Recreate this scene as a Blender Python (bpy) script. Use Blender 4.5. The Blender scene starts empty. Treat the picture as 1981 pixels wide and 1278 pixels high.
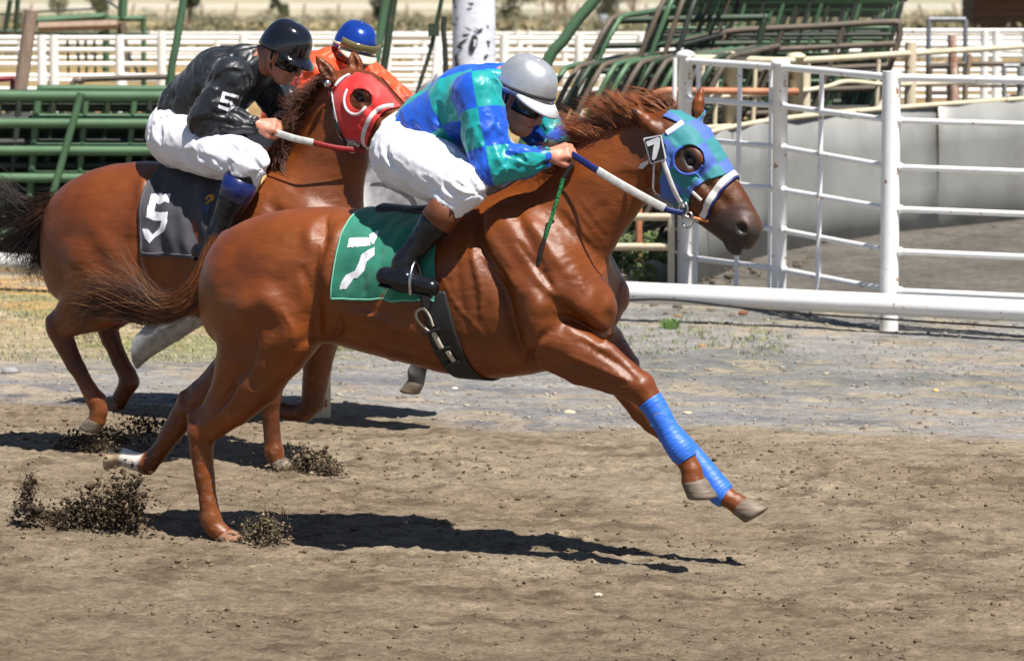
import bpy, math, random
import numpy as np
from mathutils import Vector, Matrix
random.seed(7); RNG = np.random.default_rng(7)
SC = bpy.context.scene
COL = SC.collection
# ------------------------------------------------------------------ camera, sky, sun, exposure
CAM_H, PITCH, FPX = 2.56, math.atan(799.0/7050.0), 7050.0
cam_d = bpy.data.cameras.new('camera'); cam = bpy.data.objects.new('camera', cam_d); COL.objects.link(cam)
cam.location = (0, 0, CAM_H); cam.rotation_euler = (math.pi/2 - PITCH, 0, 0)
cam_d.sensor_width = 36.0; cam_d.lens = 36.0*FPX/1981.0
cam_d.clip_start = 0.5; cam_d.clip_end = 4000
cam_d.dof.use_dof = True; cam_d.dof.focus_distance = 14.7; cam_d.dof.aperture_fstop = 6.0
SC.camera = cam
SUN_TO = Vector((0.33, -0.40, 1.0)).normalized()
SUN_EL = math.asin(SUN_TO.z); SUN_AZ = math.atan2(SUN_TO.x, SUN_TO.y)
W = bpy.data.worlds.new('World'); SC.world = W; W.use_nodes = True
wn = W.node_tree.nodes; wl = W.node_tree.links
for n in list(wn): wn.remove(n)
sky = wn.new('ShaderNodeTexSky'); sky.sky_type = 'NISHITA'; sky.sun_disc = False
sky.sun_elevation = SUN_EL; sky.sun_rotation = SUN_AZ; sky.altitude = 1500; sky.air_density = 1.0; sky.dust_density = 0.6
bg = wn.new('ShaderNodeBackground'); bg.inputs['Strength'].default_value = 0.052
wo = wn.new('ShaderNodeOutputWorld'); wl.new(sky.outputs[0], bg.inputs[0]); wl.new(bg.outputs[0], wo.inputs[0])
sun_d = bpy.data.lights.new('sun', 'SUN'); sun_d.energy = 4.8; sun_d.angle = math.radians(0.53); sun_d.color = (1.0, 0.955, 0.88)
sun = bpy.data.objects.new('sun', sun_d); COL.objects.link(sun)
sun.rotation_euler = SUN_TO.to_track_quat('Z', 'Y').to_euler()
SC.view_settings.view_transform = 'Standard'; SC.view_settings.look = 'None'
SC.view_settings.exposure = 0.8; SC.view_settings.gamma = 1.0; SC.view_settings.use_curve_mapping = False
SC.render.engine = 'CYCLES'; SC.cycles.use_denoising = True
try: SC.cycles.denoiser = 'OPENIMAGEDENOISE'
except Exception: pass
SC.cycles.max_bounces = 6; SC.cycles.transparent_max_bounces = 8

# ------------------------------------------------------------------ placing helpers
SP, CP = math.sin(PITCH), math.cos(PITCH)
def ray(px, py):
    u = (px-990.5)/FPX; v = (639.0-py)/FPX
    return np.array([u, CP + v*SP, -SP + v*CP])
def atD(px, py, D):                      # point of that sight line at ground distance D
    d = ray(px, py); return np.array([0, 0, CAM_H]) + d*(D/d[1])
def atZ(px, py, z=0.0):
    d = ray(px, py); return np.array([0, 0, CAM_H]) + d*((z-CAM_H)/d[2])
YAW = math.radians(23.0)
FW = np.array([math.cos(YAW), -math.sin(YAW), 0]); LT = np.array([math.sin(YAW), math.cos(YAW), 0])
class Frame:
    """a frame standing on the track: x forward, y to the far side, z up"""
    def __init__(s, origin): s.o = np.array(origin, float)
    def P(s, px, py, t=0.0):             # sight line cut with the upright plane y = t
        d = ray(px, py); c = np.array([0, 0, CAM_H])
        k = (np.dot(s.o, LT) + t - np.dot(c, LT))/np.dot(d, LT)
        w = c + d*k - s.o
        return np.array([np.dot(w, FW), np.dot(w, LT), w[2]])
    def px(s, p):                        # where a point of the frame shows in the photograph
        p = np.atleast_2d(p); w = s.o + p[:, :1]*FW + p[:, 1:2]*LT + p[:, 2:3]*np.array([0, 0, 1.0]) - np.array([0, 0, CAM_H])
        zc = w[:, 1]*CP - w[:, 2]*SP; yc = w[:, 1]*SP + w[:, 2]*CP
        return np.stack([990.5 + FPX*w[:, 0]/zc, 639 - FPX*yc/zc], 1)
    def L(s, p): w = np.asarray(p) - s.o; return np.array([np.dot(w, FW), np.dot(w, LT), w[2]])
    def W(s, p): return s.o + p[0]*FW + p[1]*LT + np.array([0, 0, p[2]])

# ------------------------------------------------------------------ noise
def _hash(ix, iy, iz, seed):
    h = (ix.astype(np.int64)*374761393 + iy.astype(np.int64)*668265263 + iz.astype(np.int64)*2147483647 + seed*1274126177) & 0xffffffff
    h = ((h ^ (h >> 13))*1274126177) & 0xffffffff
    h = ((h ^ (h >> 16))*2246822519) & 0xffffffff
    return ((h ^ (h >> 15)) & 0xffffff)/float(0xffffff)
def vnoise(p, seed=0):
    p = np.asarray(p); f = np.floor(p); w = p - f; w = w*w*(3-2*w); i = f.astype(np.int64); r = 0
    for dx in (0, 1):
        wx = w[:, 0] if dx else 1-w[:, 0]
        for dy in (0, 1):
            wy = w[:, 1] if dy else 1-w[:, 1]
            for dz in (0, 1):
                wz = w[:, 2] if dz else 1-w[:, 2]
                r = r + wx*wy*wz*_hash(i[:, 0]+dx, i[:, 1]+dy, i[:, 2]+dz, seed)
    return r*2-1
def fbm(p, seed=0, octv=4, gain=0.5):
    r = 0; a = 1.0; p = np.asarray(p, float)
    for k in range(octv):
        r = r + a*vnoise(p*(2.03**k), seed+k*17); a *= gain
    return r

# ------------------------------------------------------------------ mesh helpers
def link(o, parent=None):
    COL.objects.link(o)
    if parent is not None: o.parent = parent
    return o
def mesh_np(name, v, f, smooth=True):
    """v (N,3); f (M,k) array or list of polygons"""
    me = bpy.data.meshes.new(name)
    v = np.asarray(v, np.float32)
    if isinstance(f, np.ndarray):
        k = f.shape[1]; n = len(f)
        me.vertices.add(len(v)); me.vertices.foreach_set('co', v.ravel())
        me.loops.add(n*k); me.loops.foreach_set('vertex_index', f.astype(np.int32).ravel())
        me.polygons.add(n); me.polygons.foreach_set('loop_start', np.arange(0, n*k, k, dtype=np.int32))
        me.update(calc_edges=True)
    else:
        me.from_pydata([tuple(map(float, q)) for q in v], [], f); me.update()
    if smooth: me.polygons.foreach_set('use_smooth', np.ones(len(me.polygons), bool))
    return me
def obj(name, me, mat=None, parent=None, off=None):
    if off is not None:
        me.transform(Matrix.Translation(-Vector(off)))
    if mat is not None:
        for m in (mat if isinstance(mat, (list, tuple)) else [mat]): me.materials.append(m)
    return link(bpy.data.objects.new(name, me), parent)
def tag(o, label=None, cat=None, group=None, kind=None):
    if label: o['label'] = label
    if cat: o['category'] = cat
    if group: o['group'] = group
    if kind: o['kind'] = kind
    return o
def empty(name, loc, rotz=0.0):
    o = bpy.data.objects.new(name, None); COL.objects.link(o); o.empty_display_size = 0.2
    o.location = loc; o.rotation_euler = (0, 0, rotz); return o
def set_attr(me, name, arr, domain='POINT'):
    arr = np.asarray(arr, np.float32)
    if arr.shape[1] == 3: arr = np.concatenate([arr, np.ones((len(arr), 1), np.float32)], 1)
    a = me.attributes.new(name, 'FLOAT_COLOR', domain); a.data.foreach_set('color', arr.ravel())
def catmull(pts, n=6):
    p = np.asarray(pts, float)
    if len(p) < 3: return p[0]+(p[-1]-p[0])*np.linspace(0, 1, n+1)[:, None]
    q = np.vstack([2*p[0]-p[1], p, 2*p[-1]-p[-2]]); out = []
    for i in range(1, len(q)-2):
        for j in range(n):
            t = j/n; a, b, c, d = q[i-1], q[i], q[i+1], q[i+2]
            out.append(0.5*((2*b)+(-a+c)*t+(2*a-5*b+4*c-d)*t*t+(-a+3*b-3*c+d)*t**3))
    out.append(q[-2]); return np.array(out)
class MB:
    def __init__(s): s.v = []; s.f = []; s.n = 0
    def add(s, v, f):
        v = np.asarray(v, float); s.v.append(v); s.f += [tuple(int(i)+s.n for i in q) for q in f]; s.n += len(v); return s
    def tube(s, pts, r, n=8, ry=None, up=None, cap=True):
        """round or flat (r across, ry along the normal 'up') tube along a line of points"""
        p = np.asarray(pts, float); m = len(p)
        r = np.broadcast_to(np.asarray(r, float), (m,)); ry = r if ry is None else np.broadcast_to(np.asarray(ry, float), (m,))
        t = np.gradient(p, axis=0); t /= np.linalg.norm(t, axis=1)[:, None]+1e-12
        if up is None:
            u0 = np.array([0, 0, 1.0]) if abs(t[0][2]) < 0.9 else np.array([1.0, 0, 0]); U = np.zeros((m, 3)); u = u0
            for i in range(m):
                u = u - np.dot(u, t[i])*t[i]; u /= np.linalg.norm(u)+1e-12; U[i] = u
        else:
            U = np.broadcast_to(np.asarray(up, float), (m, 3)).copy(); U -= (U*t).sum(1)[:, None]*t; U /= np.linalg.norm(U, axis=1)[:, None]+1e-12
        B = np.cross(t, U)
        a = np.linspace(0, 2*math.pi, n, endpoint=False)
        v = (p[:, None] + (B*r[:, None])[:, None]*np.cos(a)[None, :, None] + (U*ry[:, None])[:, None]*np.sin(a)[None, :, None]).reshape(-1, 3)
        f = [(i*n+j, i*n+(j+1) % n, (i+1)*n+(j+1) % n, (i+1)*n+j) for i in range(m-1) for j in range(n)]
        if cap:                          # caps on vertices of their own, so that the wall keeps its round shading
            v = np.vstack([v, v[:n], v[(m-1)*n:m*n]]); f += [tuple(range(m*n+n-1, m*n-1, -1)), tuple(range((m+1)*n, (m+2)*n))]
        return s.add(v, f)
    def bar(s, a, b, r, n=8, r2=None):
        return s.tube([a, b], [r, r if r2 is None else r2], n)
    def box(s, c, sx, sy, sz, R=None):
        v = np.array([[x, y, z] for x in (-.5, .5) for y in (-.5, .5) for z in (-.5, .5)])*[sx, sy, sz]
        if R is not None: v = v @ np.asarray(R).T
        return s.add(v+np.asarray(c), [(0, 1, 3, 2), (4, 6, 7, 5), (0, 4, 5, 1), (2, 3, 7, 6), (0, 2, 6, 4), (1, 5, 7, 3)])
    def lathe(s, c, prof, n=12, sx=1.0, sy=1.0):
        """prof: list of (radius, z)"""
        a = np.linspace(0, 2*math.pi, n, endpoint=False); c = np.asarray(c, float)
        v = np.array([[c[0]+r*sx*math.cos(q), c[1]+r*sy*math.sin(q), c[2]+z] for r, z in prof for q in a]); m = len(prof)
        f = [(i*n+j, i*n+(j+1) % n, (i+1)*n+(j+1) % n, (i+1)*n+j) for i in range(m-1) for j in range(n)]
        v = np.vstack([v, v[:n], v[(m-1)*n:m*n]]); f += [tuple(range(m*n+n-1, m*n-1, -1)), tuple(range((m+1)*n, (m+2)*n))]
        return s.add(v, f)
    def mesh(s, name, smooth=True): return mesh_np(name, np.vstack(s.v), s.f, smooth)
    def build(s, name, mat, parent=None, smooth=True, off=None): return obj(name, s.mesh(name, smooth), mat, parent, off)

# ------------------------------------------------------------------ materials
def srgb(r, g, b):
    c = [x/255.0 for x in (r, g, b)]
    return tuple(x/12.92 if x <= 0.04045 else ((x+0.055)/1.055)**2.4 for x in c)
def mat(name, col, rough=0.6, metal=0.0, col2=None, nscale=8.0, namt=0.5, bump=0.0, bscale=60.0, attr=None, spec=0.5,
        sheen=0.0, coat=0.0, stretch=(1, 1, 1), spots=None, spot_col=None, spot_scale=20.0, sss=0.0, rvar=0.0, bump2=0.0, bscale2=14.0):
    """procedural material: two tones mixed by noise, optional flecks, fine relief, optional per-vertex own colour"""
    m = bpy.data.materials.new(name); m.use_nodes = True; nt = m.node_tree; N = nt.nodes; Lk = nt.links
    b = N['Principled BSDF']; b.inputs['Roughness'].default_value = rough; b.inputs['Metallic'].default_value = metal
    b.inputs['Specular IOR Level'].default_value = spec
    if sheen: b.inputs['Sheen Weight'].default_value = sheen
    if coat: b.inputs['Coat Weight'].default_value = coat; b.inputs['Coat Roughness'].default_value = 0.08
    if sss: b.inputs['Subsurface Weight'].default_value = sss; b.inputs['Subsurface Radius'].default_value = (0.012, 0.005, 0.003); b.inputs['Subsurface Scale'].default_value = 1.0
    tc = N.new('ShaderNodeTexCoord'); mp = N.new('ShaderNodeMapping'); mp.inputs['Scale'].default_value = stretch
    Lk.new(tc.outputs['Object'], mp.inputs['Vector'])
    nz = N.new('ShaderNodeTexNoise'); nz.inputs['Scale'].default_value = nscale; nz.inputs['Detail'].default_value = 6; nz.inputs['Roughness'].default_value = 0.6
    Lk.new(mp.outputs[0], nz.inputs['Vector'])
    c2 = col2 or tuple(c*0.72 for c in col)
    rmp = N.new('ShaderNodeValToRGB'); rmp.color_ramp.elements[0].position = 0.5-0.5*namt*0.5-0.02; rmp.color_ramp.elements[1].position = 0.5+0.5*namt*0.5+0.02
    rmp.color_ramp.elements[0].color = (*c2, 1); rmp.color_ramp.elements[1].color = (*col, 1)
    Lk.new(nz.outputs['Fac'], rmp.inputs[0]); out = rmp.outputs[0]
    if attr:
        at = N.new('ShaderNodeAttribute'); at.attribute_name = attr
        mx = N.new('ShaderNodeMix'); mx.data_type = 'RGBA'; mx.blend_type = 'MULTIPLY'; mx.inputs['Factor'].default_value = 1.0
        Lk.new(out, mx.inputs['A']); Lk.new(at.outputs['Color'], mx.inputs['B']); out = mx.outputs['Result']
    if spots is not None:
        n2 = N.new('ShaderNodeTexNoise'); n2.inputs['Scale'].default_value = spot_scale; n2.inputs['Detail'].default_value = 4
        Lk.new(mp.outputs[0], n2.inputs['Vector'])
        r2 = N.new('ShaderNodeValToRGB'); r2.color_ramp.elements[0].position = spots; r2.color_ramp.elements[1].position = spots+0.04
        r2.color_ramp.elements[0].color = (0, 0, 0, 1); r2.color_ramp.elements[1].color = (1, 1, 1, 1)
        Lk.new(n2.outputs['Fac'], r2.inputs[0])
        mx = N.new('ShaderNodeMix'); mx.data_type = 'RGBA'; Lk.new(r2.outputs[0], mx.inputs['Factor']); Lk.new(out, mx.inputs['A'])
        mx.inputs['B'].default_value = (*spot_col, 1); out = mx.outputs['Result']
    Lk.new(out, b.inputs['Base Color'])
    if rvar:
        mr = N.new('ShaderNodeMapRange'); mr.inputs['To Min'].default_value = max(0.02, rough-rvar); mr.inputs['To Max'].default_value = min(1, rough+rvar)
        Lk.new(nz.outputs['Fac'], mr.inputs['Value']); Lk.new(mr.outputs[0], b.inputs['Roughness'])
    if bump:
        n3 = N.new('ShaderNodeTexNoise'); n3.inputs['Scale'].default_value = bscale; n3.inputs['Detail'].default_value = 5
        Lk.new(mp.outputs[0], n3.inputs['Vector'])
        bp = N.new('ShaderNodeBump'); bp.inputs['Strength'].default_value = 1.0; bp.inputs['Distance'].default_value = bump
        Lk.new(n3.outputs['Fac'], bp.inputs['Height']); Lk.new(bp.outputs[0], b.inputs['Normal'])
        if bump2:
            n4 = N.new('ShaderNodeTexNoise'); n4.inputs['Scale'].default_value = bscale2; n4.inputs['Detail'].default_value = 3; n4.inputs['Distortion'].default_value = .6
            Lk.new(mp.outputs[0], n4.inputs['Vector']); b2 = N.new('ShaderNodeBump'); b2.inputs['Distance'].default_value = bump2; Lk.new(n4.outputs['Fac'], b2.inputs['Height']); Lk.new(b2.outputs[0], bp.inputs['Normal'])
    return m

# ------------------------------------------------------------------ smooth bodies from distance fields
def seg_param(X, Y, Z, a, b):
    d = b-a; L2 = float(np.dot(d, d))+1e-12
    return np.clip(((X-a[0])*d[0]+(Y-a[1])*d[1]+(Z-a[2])*d[2])/L2, 0, 1)
class Field:
    def __init__(s, lo, hi, h):
        s.lo = np.array(lo, float); s.h = h; s.n = np.ceil((np.array(hi)-s.lo)/h).astype(int)+1
        s.ax = [s.lo[i]+h*np.arange(s.n[i]) for i in range(3)]; s.d = np.full(tuple(s.n), 0.5, np.float32)
    def sl(s, lo, hi):
        a = np.clip(np.floor((np.asarray(lo)-s.lo)/s.h).astype(int), 0, s.n); b = np.clip(np.ceil((np.asarray(hi)-s.lo)/s.h).astype(int)+1, 0, s.n)
        S = tuple(slice(a[i], b[i]) for i in range(3))
        X = s.ax[0][S[0]][:, None, None].astype(np.float32); Y = s.ax[1][S[1]][None, :, None].astype(np.float32); Z = s.ax[2][S[2]][None, None, :].astype(np.float32)
        return S, X, Y, Z
    def union(s, S, d, k):
        a = s.d[S]
        if k <= 0: s.d[S] = np.minimum(a, d); return
        h = np.maximum(k-np.abs(a-d), 0)/k; s.d[S] = np.minimum(a, d)-h*h*k*0.25
    def cone(s, a, b, ra, rb, k=0.03, sq=1.0, sub=False):
        """tapered limb piece from a to b; sq < 1 makes it narrower sideways (y)"""
        a = np.asarray(a, float); b = np.asarray(b, float); m = max(ra, rb)*max(1, sq)+k+2*s.h
        S, X, Y, Z = s.sl(np.minimum(a, b)-m, np.maximum(a, b)+m)
        if min(q.stop-q.start for q in S) <= 0: return s
        t = seg_param(X, Y, Z, a, b); d = b-a
        dx = X-(a[0]+t*d[0]); dy = (Y-(a[1]+t*d[1]))/sq; dz = Z-(a[2]+t*d[2])
        D = np.sqrt(dx*dx+dy*dy+dz*dz)-(ra+(rb-ra)*t)
        if sub:
            c = s.d[S]; D = -D; h = np.maximum(k-np.abs(c-D), 0)/k; s.d[S] = np.maximum(c, D)+h*h*k*0.25
        else: s.union(S, D, k)
        return s
    def chain(s, pts, k=0.03, sq=1.0, ki=0.010):
        """pts: list of (point, radius[, sq]); joined closely among themselves, softly (k) with what is there"""
        p = np.array([q[0] for q in pts], float); m = max(q[1]*max(1, q[2] if len(q) > 2 else sq) for q in pts)+k+2*s.h
        S, X, Y, Z = s.sl(p.min(0)-m, p.max(0)+m)
        if min(q.stop-q.start for q in S) <= 0: return s
        keep = s.d[S].copy(); s.d[S] = 0.5
        for a, b in zip(pts[:-1], pts[1:]): s.cone(a[0], b[0], a[1], b[1], ki, (a[2] if len(a) > 2 else sq))
        new = s.d[S].copy(); s.d[S] = keep; s.union(S, new, k); return s
    def ell(s, c, r, k=0.03, R=None, sub=False):
        c = np.asarray(c, float); r = np.asarray(r, float); m = r.max()+k+2*s.h
        S, X, Y, Z = s.sl(c-m, c+m)
        if min(q.stop-q.start for q in S) <= 0: return s
        X = X-c[0]; Y = Y-c[1]; Z = Z-c[2]
        if R is not None:
            R = np.asarray(R); X, Y, Z = (X*R[0][0]+Y*R[0][1]+Z*R[0][2], X*R[1][0]+Y*R[1][1]+Z*R[1][2], X*R[2][0]+Y*R[2][1]+Z*R[2][2])
        q = np.sqrt((X/r[0])**2+(Y/r[1])**2+(Z/r[2])**2); g = np.sqrt((X/r[0]**2)**2+(Y/r[1]**2)**2+(Z/r[2]**2)**2)+1e-6
        D = q*(q-1)/g
        if sub:
            cc = s.d[S]; D = -D; h = np.maximum(k-np.abs(cc-D), 0)/k; s.d[S] = np.maximum(cc, D)+h*h*k*0.25
        else: s.union(S, D, k)
        return s
    def loft(s, st, k=0.05, p=2.3):
        """st: rows (x, ztop, zbot, halfwidth), x rising"""
        st = np.asarray(st, float); S, X, Y, Z = s.sl([st[0, 0], -0.6, st[:, 2].min()-0.15], [st[-1, 0], 0.6, st[:, 1].max()+0.15])
        xs = X.ravel(); dense = np.linspace(st[0, 0], st[-1, 0], 200)
        def sm(col):
            cs = catmull(st[:, [0, col]], 12); return np.interp(xs, cs[:, 0], cs[:, 1])[:, None, None].astype(np.float32)
        zt, zb, hw = sm(1), sm(2), np.maximum(sm(3), 0.02); hz = np.maximum((zt-zb)/2, 0.02); zc = (zt+zb)/2
        q = (np.abs(Y/hw)**p+np.abs((Z-zc)/hz)**p)**(1/p)
        D = (q-1)*np.minimum(hw, hz); s.union(S, D, k); return s
    def line_bump(s, pts, w, amp, y0=0.05, side=0):
        """raise (amp > 0) or groove (amp < 0) the flanks along a line in the side view; fades out near the middle plane"""
        P = np.asarray(pts, float)
        for a, b in zip(P[:-1], P[1:]):
            a2 = np.array([a[0], 0, a[2]]); b2 = np.array([b[0], 0, b[2]])
            lo = np.minimum(a2, b2)-3*w; hi = np.maximum(a2, b2)+3*w; lo[1] = -0.6; hi[1] = 0.6
            S, X, Y, Z = s.sl(lo, hi)
            if min(q.stop-q.start for q in S) <= 0: continue
            t = seg_param(X, 0*Y, Z, a2, b2); d = (X-a2[0]-t*(b2-a2)[0])**2+(Z-a2[2]-t*(b2-a2)[2])**2
            wy = np.clip((np.abs(Y)-y0)/0.06, 0, 1)
            if side: wy = wy*(Y*side > 0)
            s.d[S] -= (amp*np.exp(-d/(w*w))*wy).astype(np.float32)
        return s
    def noise(s, fn, band=0.016):
        i = np.argwhere(np.abs(s.d) < band); p = s.lo+i*s.h; s.d[tuple(i.T)] += fn(p).astype(np.float32); return s
    def sample(s, p):
        q = (np.asarray(p)-s.lo)/s.h; q = np.clip(q, 0, s.n-1.001); i = q.astype(int); w = q-i; r = 0
        for dx in (0, 1):
            for dy in (0, 1):
                for dz in (0, 1):
                    r = r + (w[..., 0] if dx else 1-w[..., 0])*(w[..., 1] if dy else 1-w[..., 1])*(w[..., 2] if dz else 1-w[..., 2])*s.d[i[..., 0]+dx, i[..., 1]+dy, i[..., 2]+dz]
        return r
    def cast(s, o, d, off=0.0, far=0.6):
        """from outside in: outermost place on the lines o + d*l (l from far to 0) where the field falls below off"""
        o = np.atleast_2d(o).astype(float); d = np.atleast_2d(d).astype(float); d = d/np.linalg.norm(d, axis=1)[:, None]
        n = int(far/(s.h*0.8)); l = np.linspace(far, 0, n); best = np.full(len(o), n-1)
        q0 = (o-s.lo)/s.h+0.5; qd = d/s.h; done = np.zeros(len(o), bool)
        for i in range(n):
            q = np.clip((q0+qd*l[i]).astype(int), 0, s.n-1); m = (s.d[q[:, 0], q[:, 1], q[:, 2]] < off) & ~done; best[m] = i; done |= m
        k0 = np.maximum(best-2, 0); L = l[np.minimum(best, n-1)].copy(); prev = s.sample(o+d*l[k0][:, None])-off; lp = l[k0]; got = np.zeros(len(o), bool)
        for j in range(1, 5):
            lc = l[np.minimum(k0+j, n-1)]; cur = s.sample(o+d*lc[:, None])-off; m = (prev > 0) & (cur <= 0) & ~got
            t = prev/(prev-cur+1e-9); L = np.where(m, lp+(lc-lp)*t, L); got |= m; prev = cur; lp = lc
        return o+d*L[:, None]
    def mesh(s, iso=0.0):
        d = s.d-iso; n = d.shape; sg = d < 0
        c = np.zeros((n[0]-1, n[1]-1, n[2]-1), np.uint8)
        for dx in (0, 1):
            for dy in (0, 1):
                for dz in (0, 1): c += sg[dx:n[0]-1+dx, dy:n[1]-1+dy, dz:n[2]-1+dz]
        I = np.argwhere((c > 0) & (c < 8)); idx = np.full(c.shape, -1, np.int32); idx[tuple(I.T)] = np.arange(len(I))
        acc = np.zeros((len(I), 3)); cnt = np.zeros(len(I)); corner = [(x, y, z) for x in (0, 1) for y in (0, 1) for z in (0, 1)]
        val = {q: d[I[:, 0]+q[0], I[:, 1]+q[1], I[:, 2]+q[2]] for q in corner}
        for a in corner:
            for ax in range(3):
                if a[ax]: continue
                b = list(a); b[ax] = 1; b = tuple(b); va, vb = val[a], val[b]; m = (va < 0) != (vb < 0)
                t = np.where(m, va/(va-vb+1e-12), 0); p = np.tile(np.array(a, float), (len(I), 1)); p[:, ax] += t
                acc += p*m[:, None]; cnt += m
        v = s.lo+(I+acc/np.maximum(cnt, 1)[:, None])*s.h
        fs = []
        for ax in range(3):
            u, w = (ax+1) % 3, (ax+2) % 3
            A = [slice(None)]*3; B = [slice(None)]*3; A[ax] = slice(0, n[ax]-1); B[ax] = slice(1, n[ax])
            fl = sg[tuple(A)] != sg[tuple(B)]; E = np.argwhere(fl)
            E = E[(E[:, u] > 0) & (E[:, w] > 0) & (E[:, u] < n[u]-1) & (E[:, w] < n[w]-1)]
            if not len(E): continue
            e = np.zeros(3, int); g = []
            for du, dw in ((1, 1), (0, 1), (0, 0), (1, 0)):
                q = E.copy(); q[:, u] -= du; q[:, w] -= dw; g.append(idx[tuple(q.T)])
            q = np.stack(g, 1); inside = sg[tuple(E.T)]; q[~inside] = q[~inside][:, ::-1]; fs.append(q)
        f = np.vstack(fs); return v, f[(f >= 0).all(1)]
def polar_patch(F, axis0, axis1, up, s0, s1, a0, a1, ns, na, off, far=0.5, offn=None, shear=None):
    """sheet laid on a body: s runs along an axis, a is the angle round it (0 = up, negative = near side)"""
    axis0 = np.asarray(axis0, float); axis1 = np.asarray(axis1, float); t = axis1-axis0; t = t/np.linalg.norm(t)
    up = np.asarray(up, float); up = up-np.dot(up, t)*t; up /= np.linalg.norm(up); sd = np.array([0, 1.0, 0]); sd = sd-np.dot(sd, t)*t; sd -= np.dot(sd, up)*up; sd /= np.linalg.norm(sd)
    S, A = np.meshgrid(np.linspace(s0, s1, ns), np.linspace(a0, a1, na), indexing='ij'); S = S.ravel(); A = A.ravel()
    S2 = S if shear is None else shear(S, A)
    o = axis0+(axis1-axis0)*S2[:, None]; dr = up*np.cos(A)[:, None]+sd*np.sin(A)[:, None]
    p = F.cast(o, dr, off, far)
    if offn is not None: p = p+dr*offn(S, A)[:, None]
    i = np.arange(ns*na).reshape(ns, na)
    f = np.stack([i[:-1, :-1].ravel(), i[1:, :-1].ravel(), i[1:, 1:].ravel(), i[:-1, 1:].ravel()], 1)
    return p, f, S, A
def inpoly(pt, poly):
    x, y = pt[:, 0], pt[:, 1]; P = np.asarray(poly, float); r = np.zeros(len(pt), bool); j = len(P)-1
    for i in range(len(P)):
        m = ((P[i, 1] > y) != (P[j, 1] > y)) & (x < (P[j, 0]-P[i, 0])*(y-P[i, 1])/(P[j, 1]-P[i, 1]+1e-12)+P[i, 0]); r ^= m; j = i
    return r
def compact(v, f):
    u, inv = np.unique(f.ravel(), return_inverse=True); return v[u], inv.reshape(f.shape), u
def solid(o, th, off=0.0):
    m = o.modifiers.new('thickness', 'SOLIDIFY'); m.thickness = th; m.offset = off; return o
# ------------------------------------------------------------------ the ground
def terrain_z(y):
    return np.interp(y, [-60, 30, 60, 100, 200, 400, 600, 900, 1600], [0, 0, -.3, -1.2, -3.6, -8.0, -8.5, 4, 60])
VE, VR = 16.85, 22.6
def ground_mat(name, scale, bump, detail, spots=None, spot_col=(.05, .04, .03), rough=.95, stretch=(1, 1, 1), sp2=None, sp2_col=None):
    m = bpy.data.materials.new(name); m.use_nodes = True; N = m.node_tree.nodes; Lk = m.node_tree.links; b = N['Principled BSDF']; b.inputs['Roughness'].default_value = rough; b.inputs['Specular IOR Level'].default_value = .2
    at = N.new('ShaderNodeAttribute'); at.attribute_name = 'tint'; tc = N.new('ShaderNodeTexCoord'); mp = N.new('ShaderNodeMapping'); mp.inputs['Scale'].default_value = stretch; mp.inputs['Rotation'].default_value = (0, 0, YAW); Lk.new(tc.outputs['Object'], mp.inputs[0])
    out = at.outputs['Color']
    for sc_, lo, hi, fac in ((scale, .68, 1.18, 1.0), (scale*5.3, .66, 1.26, 1.0), (scale*21, .60, 1.32, 1.0)):
        nz = N.new('ShaderNodeTexNoise'); nz.inputs['Scale'].default_value = sc_; nz.inputs['Detail'].default_value = detail; nz.inputs['Roughness'].default_value = .65; Lk.new(mp.outputs[0], nz.inputs['Vector'])
        mr = N.new('ShaderNodeMapRange'); mr.inputs['From Min'].default_value = .3; mr.inputs['From Max'].default_value = .7; mr.inputs['To Min'].default_value = lo; mr.inputs['To Max'].default_value = hi; Lk.new(nz.outputs['Fac'], mr.inputs['Value'])
        mx = N.new('ShaderNodeMix'); mx.data_type = 'RGBA'; mx.blend_type = 'MULTIPLY'; mx.inputs['Factor'].default_value = fac; Lk.new(out, mx.inputs['A']); Lk.new(mr.outputs[0], mx.inputs['B']); out = mx.outputs['Result']
    for th, colr, s2 in ((spots, spot_col, 11.0), (sp2, sp2_col, 34.0)):
        if th is None: continue
        nz = N.new('ShaderNodeTexNoise'); nz.inputs['Scale'].default_value = s2; nz.inputs['Detail'].default_value = 7; nz.inputs['Roughness'].default_value = .7; Lk.new(mp.outputs[0], nz.inputs['Vector'])
        r = N.new('ShaderNodeValToRGB'); r.color_ramp.elements[0].position = th; r.color_ramp.elements[1].position = th+.07; Lk.new(nz.outputs['Fac'], r.inputs[0])
        mx = N.new('ShaderNodeMix'); mx.data_type = 'RGBA'; Lk.new(r.outputs[0], mx.inputs['Factor']); Lk.new(out, mx.inputs['A']); mx.inputs['B'].default_value = (*colr, 1); out = mx.outputs['Result']
    Lk.new(out, b.inputs['Base Color'])
    nz = N.new('ShaderNodeTexNoise'); nz.inputs['Scale'].default_value = 70; nz.inputs['Detail'].default_value = 8; nz.inputs['Roughness'].default_value = .7; Lk.new(mp.outputs[0], nz.inputs['Vector'])
    bp = N.new('ShaderNodeBump'); bp.inputs['Distance'].default_value = bump; Lk.new(nz.outputs['Fac'], bp.inputs['Height']); Lk.new(bp.outputs[0], b.inputs['Normal']); return m
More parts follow.
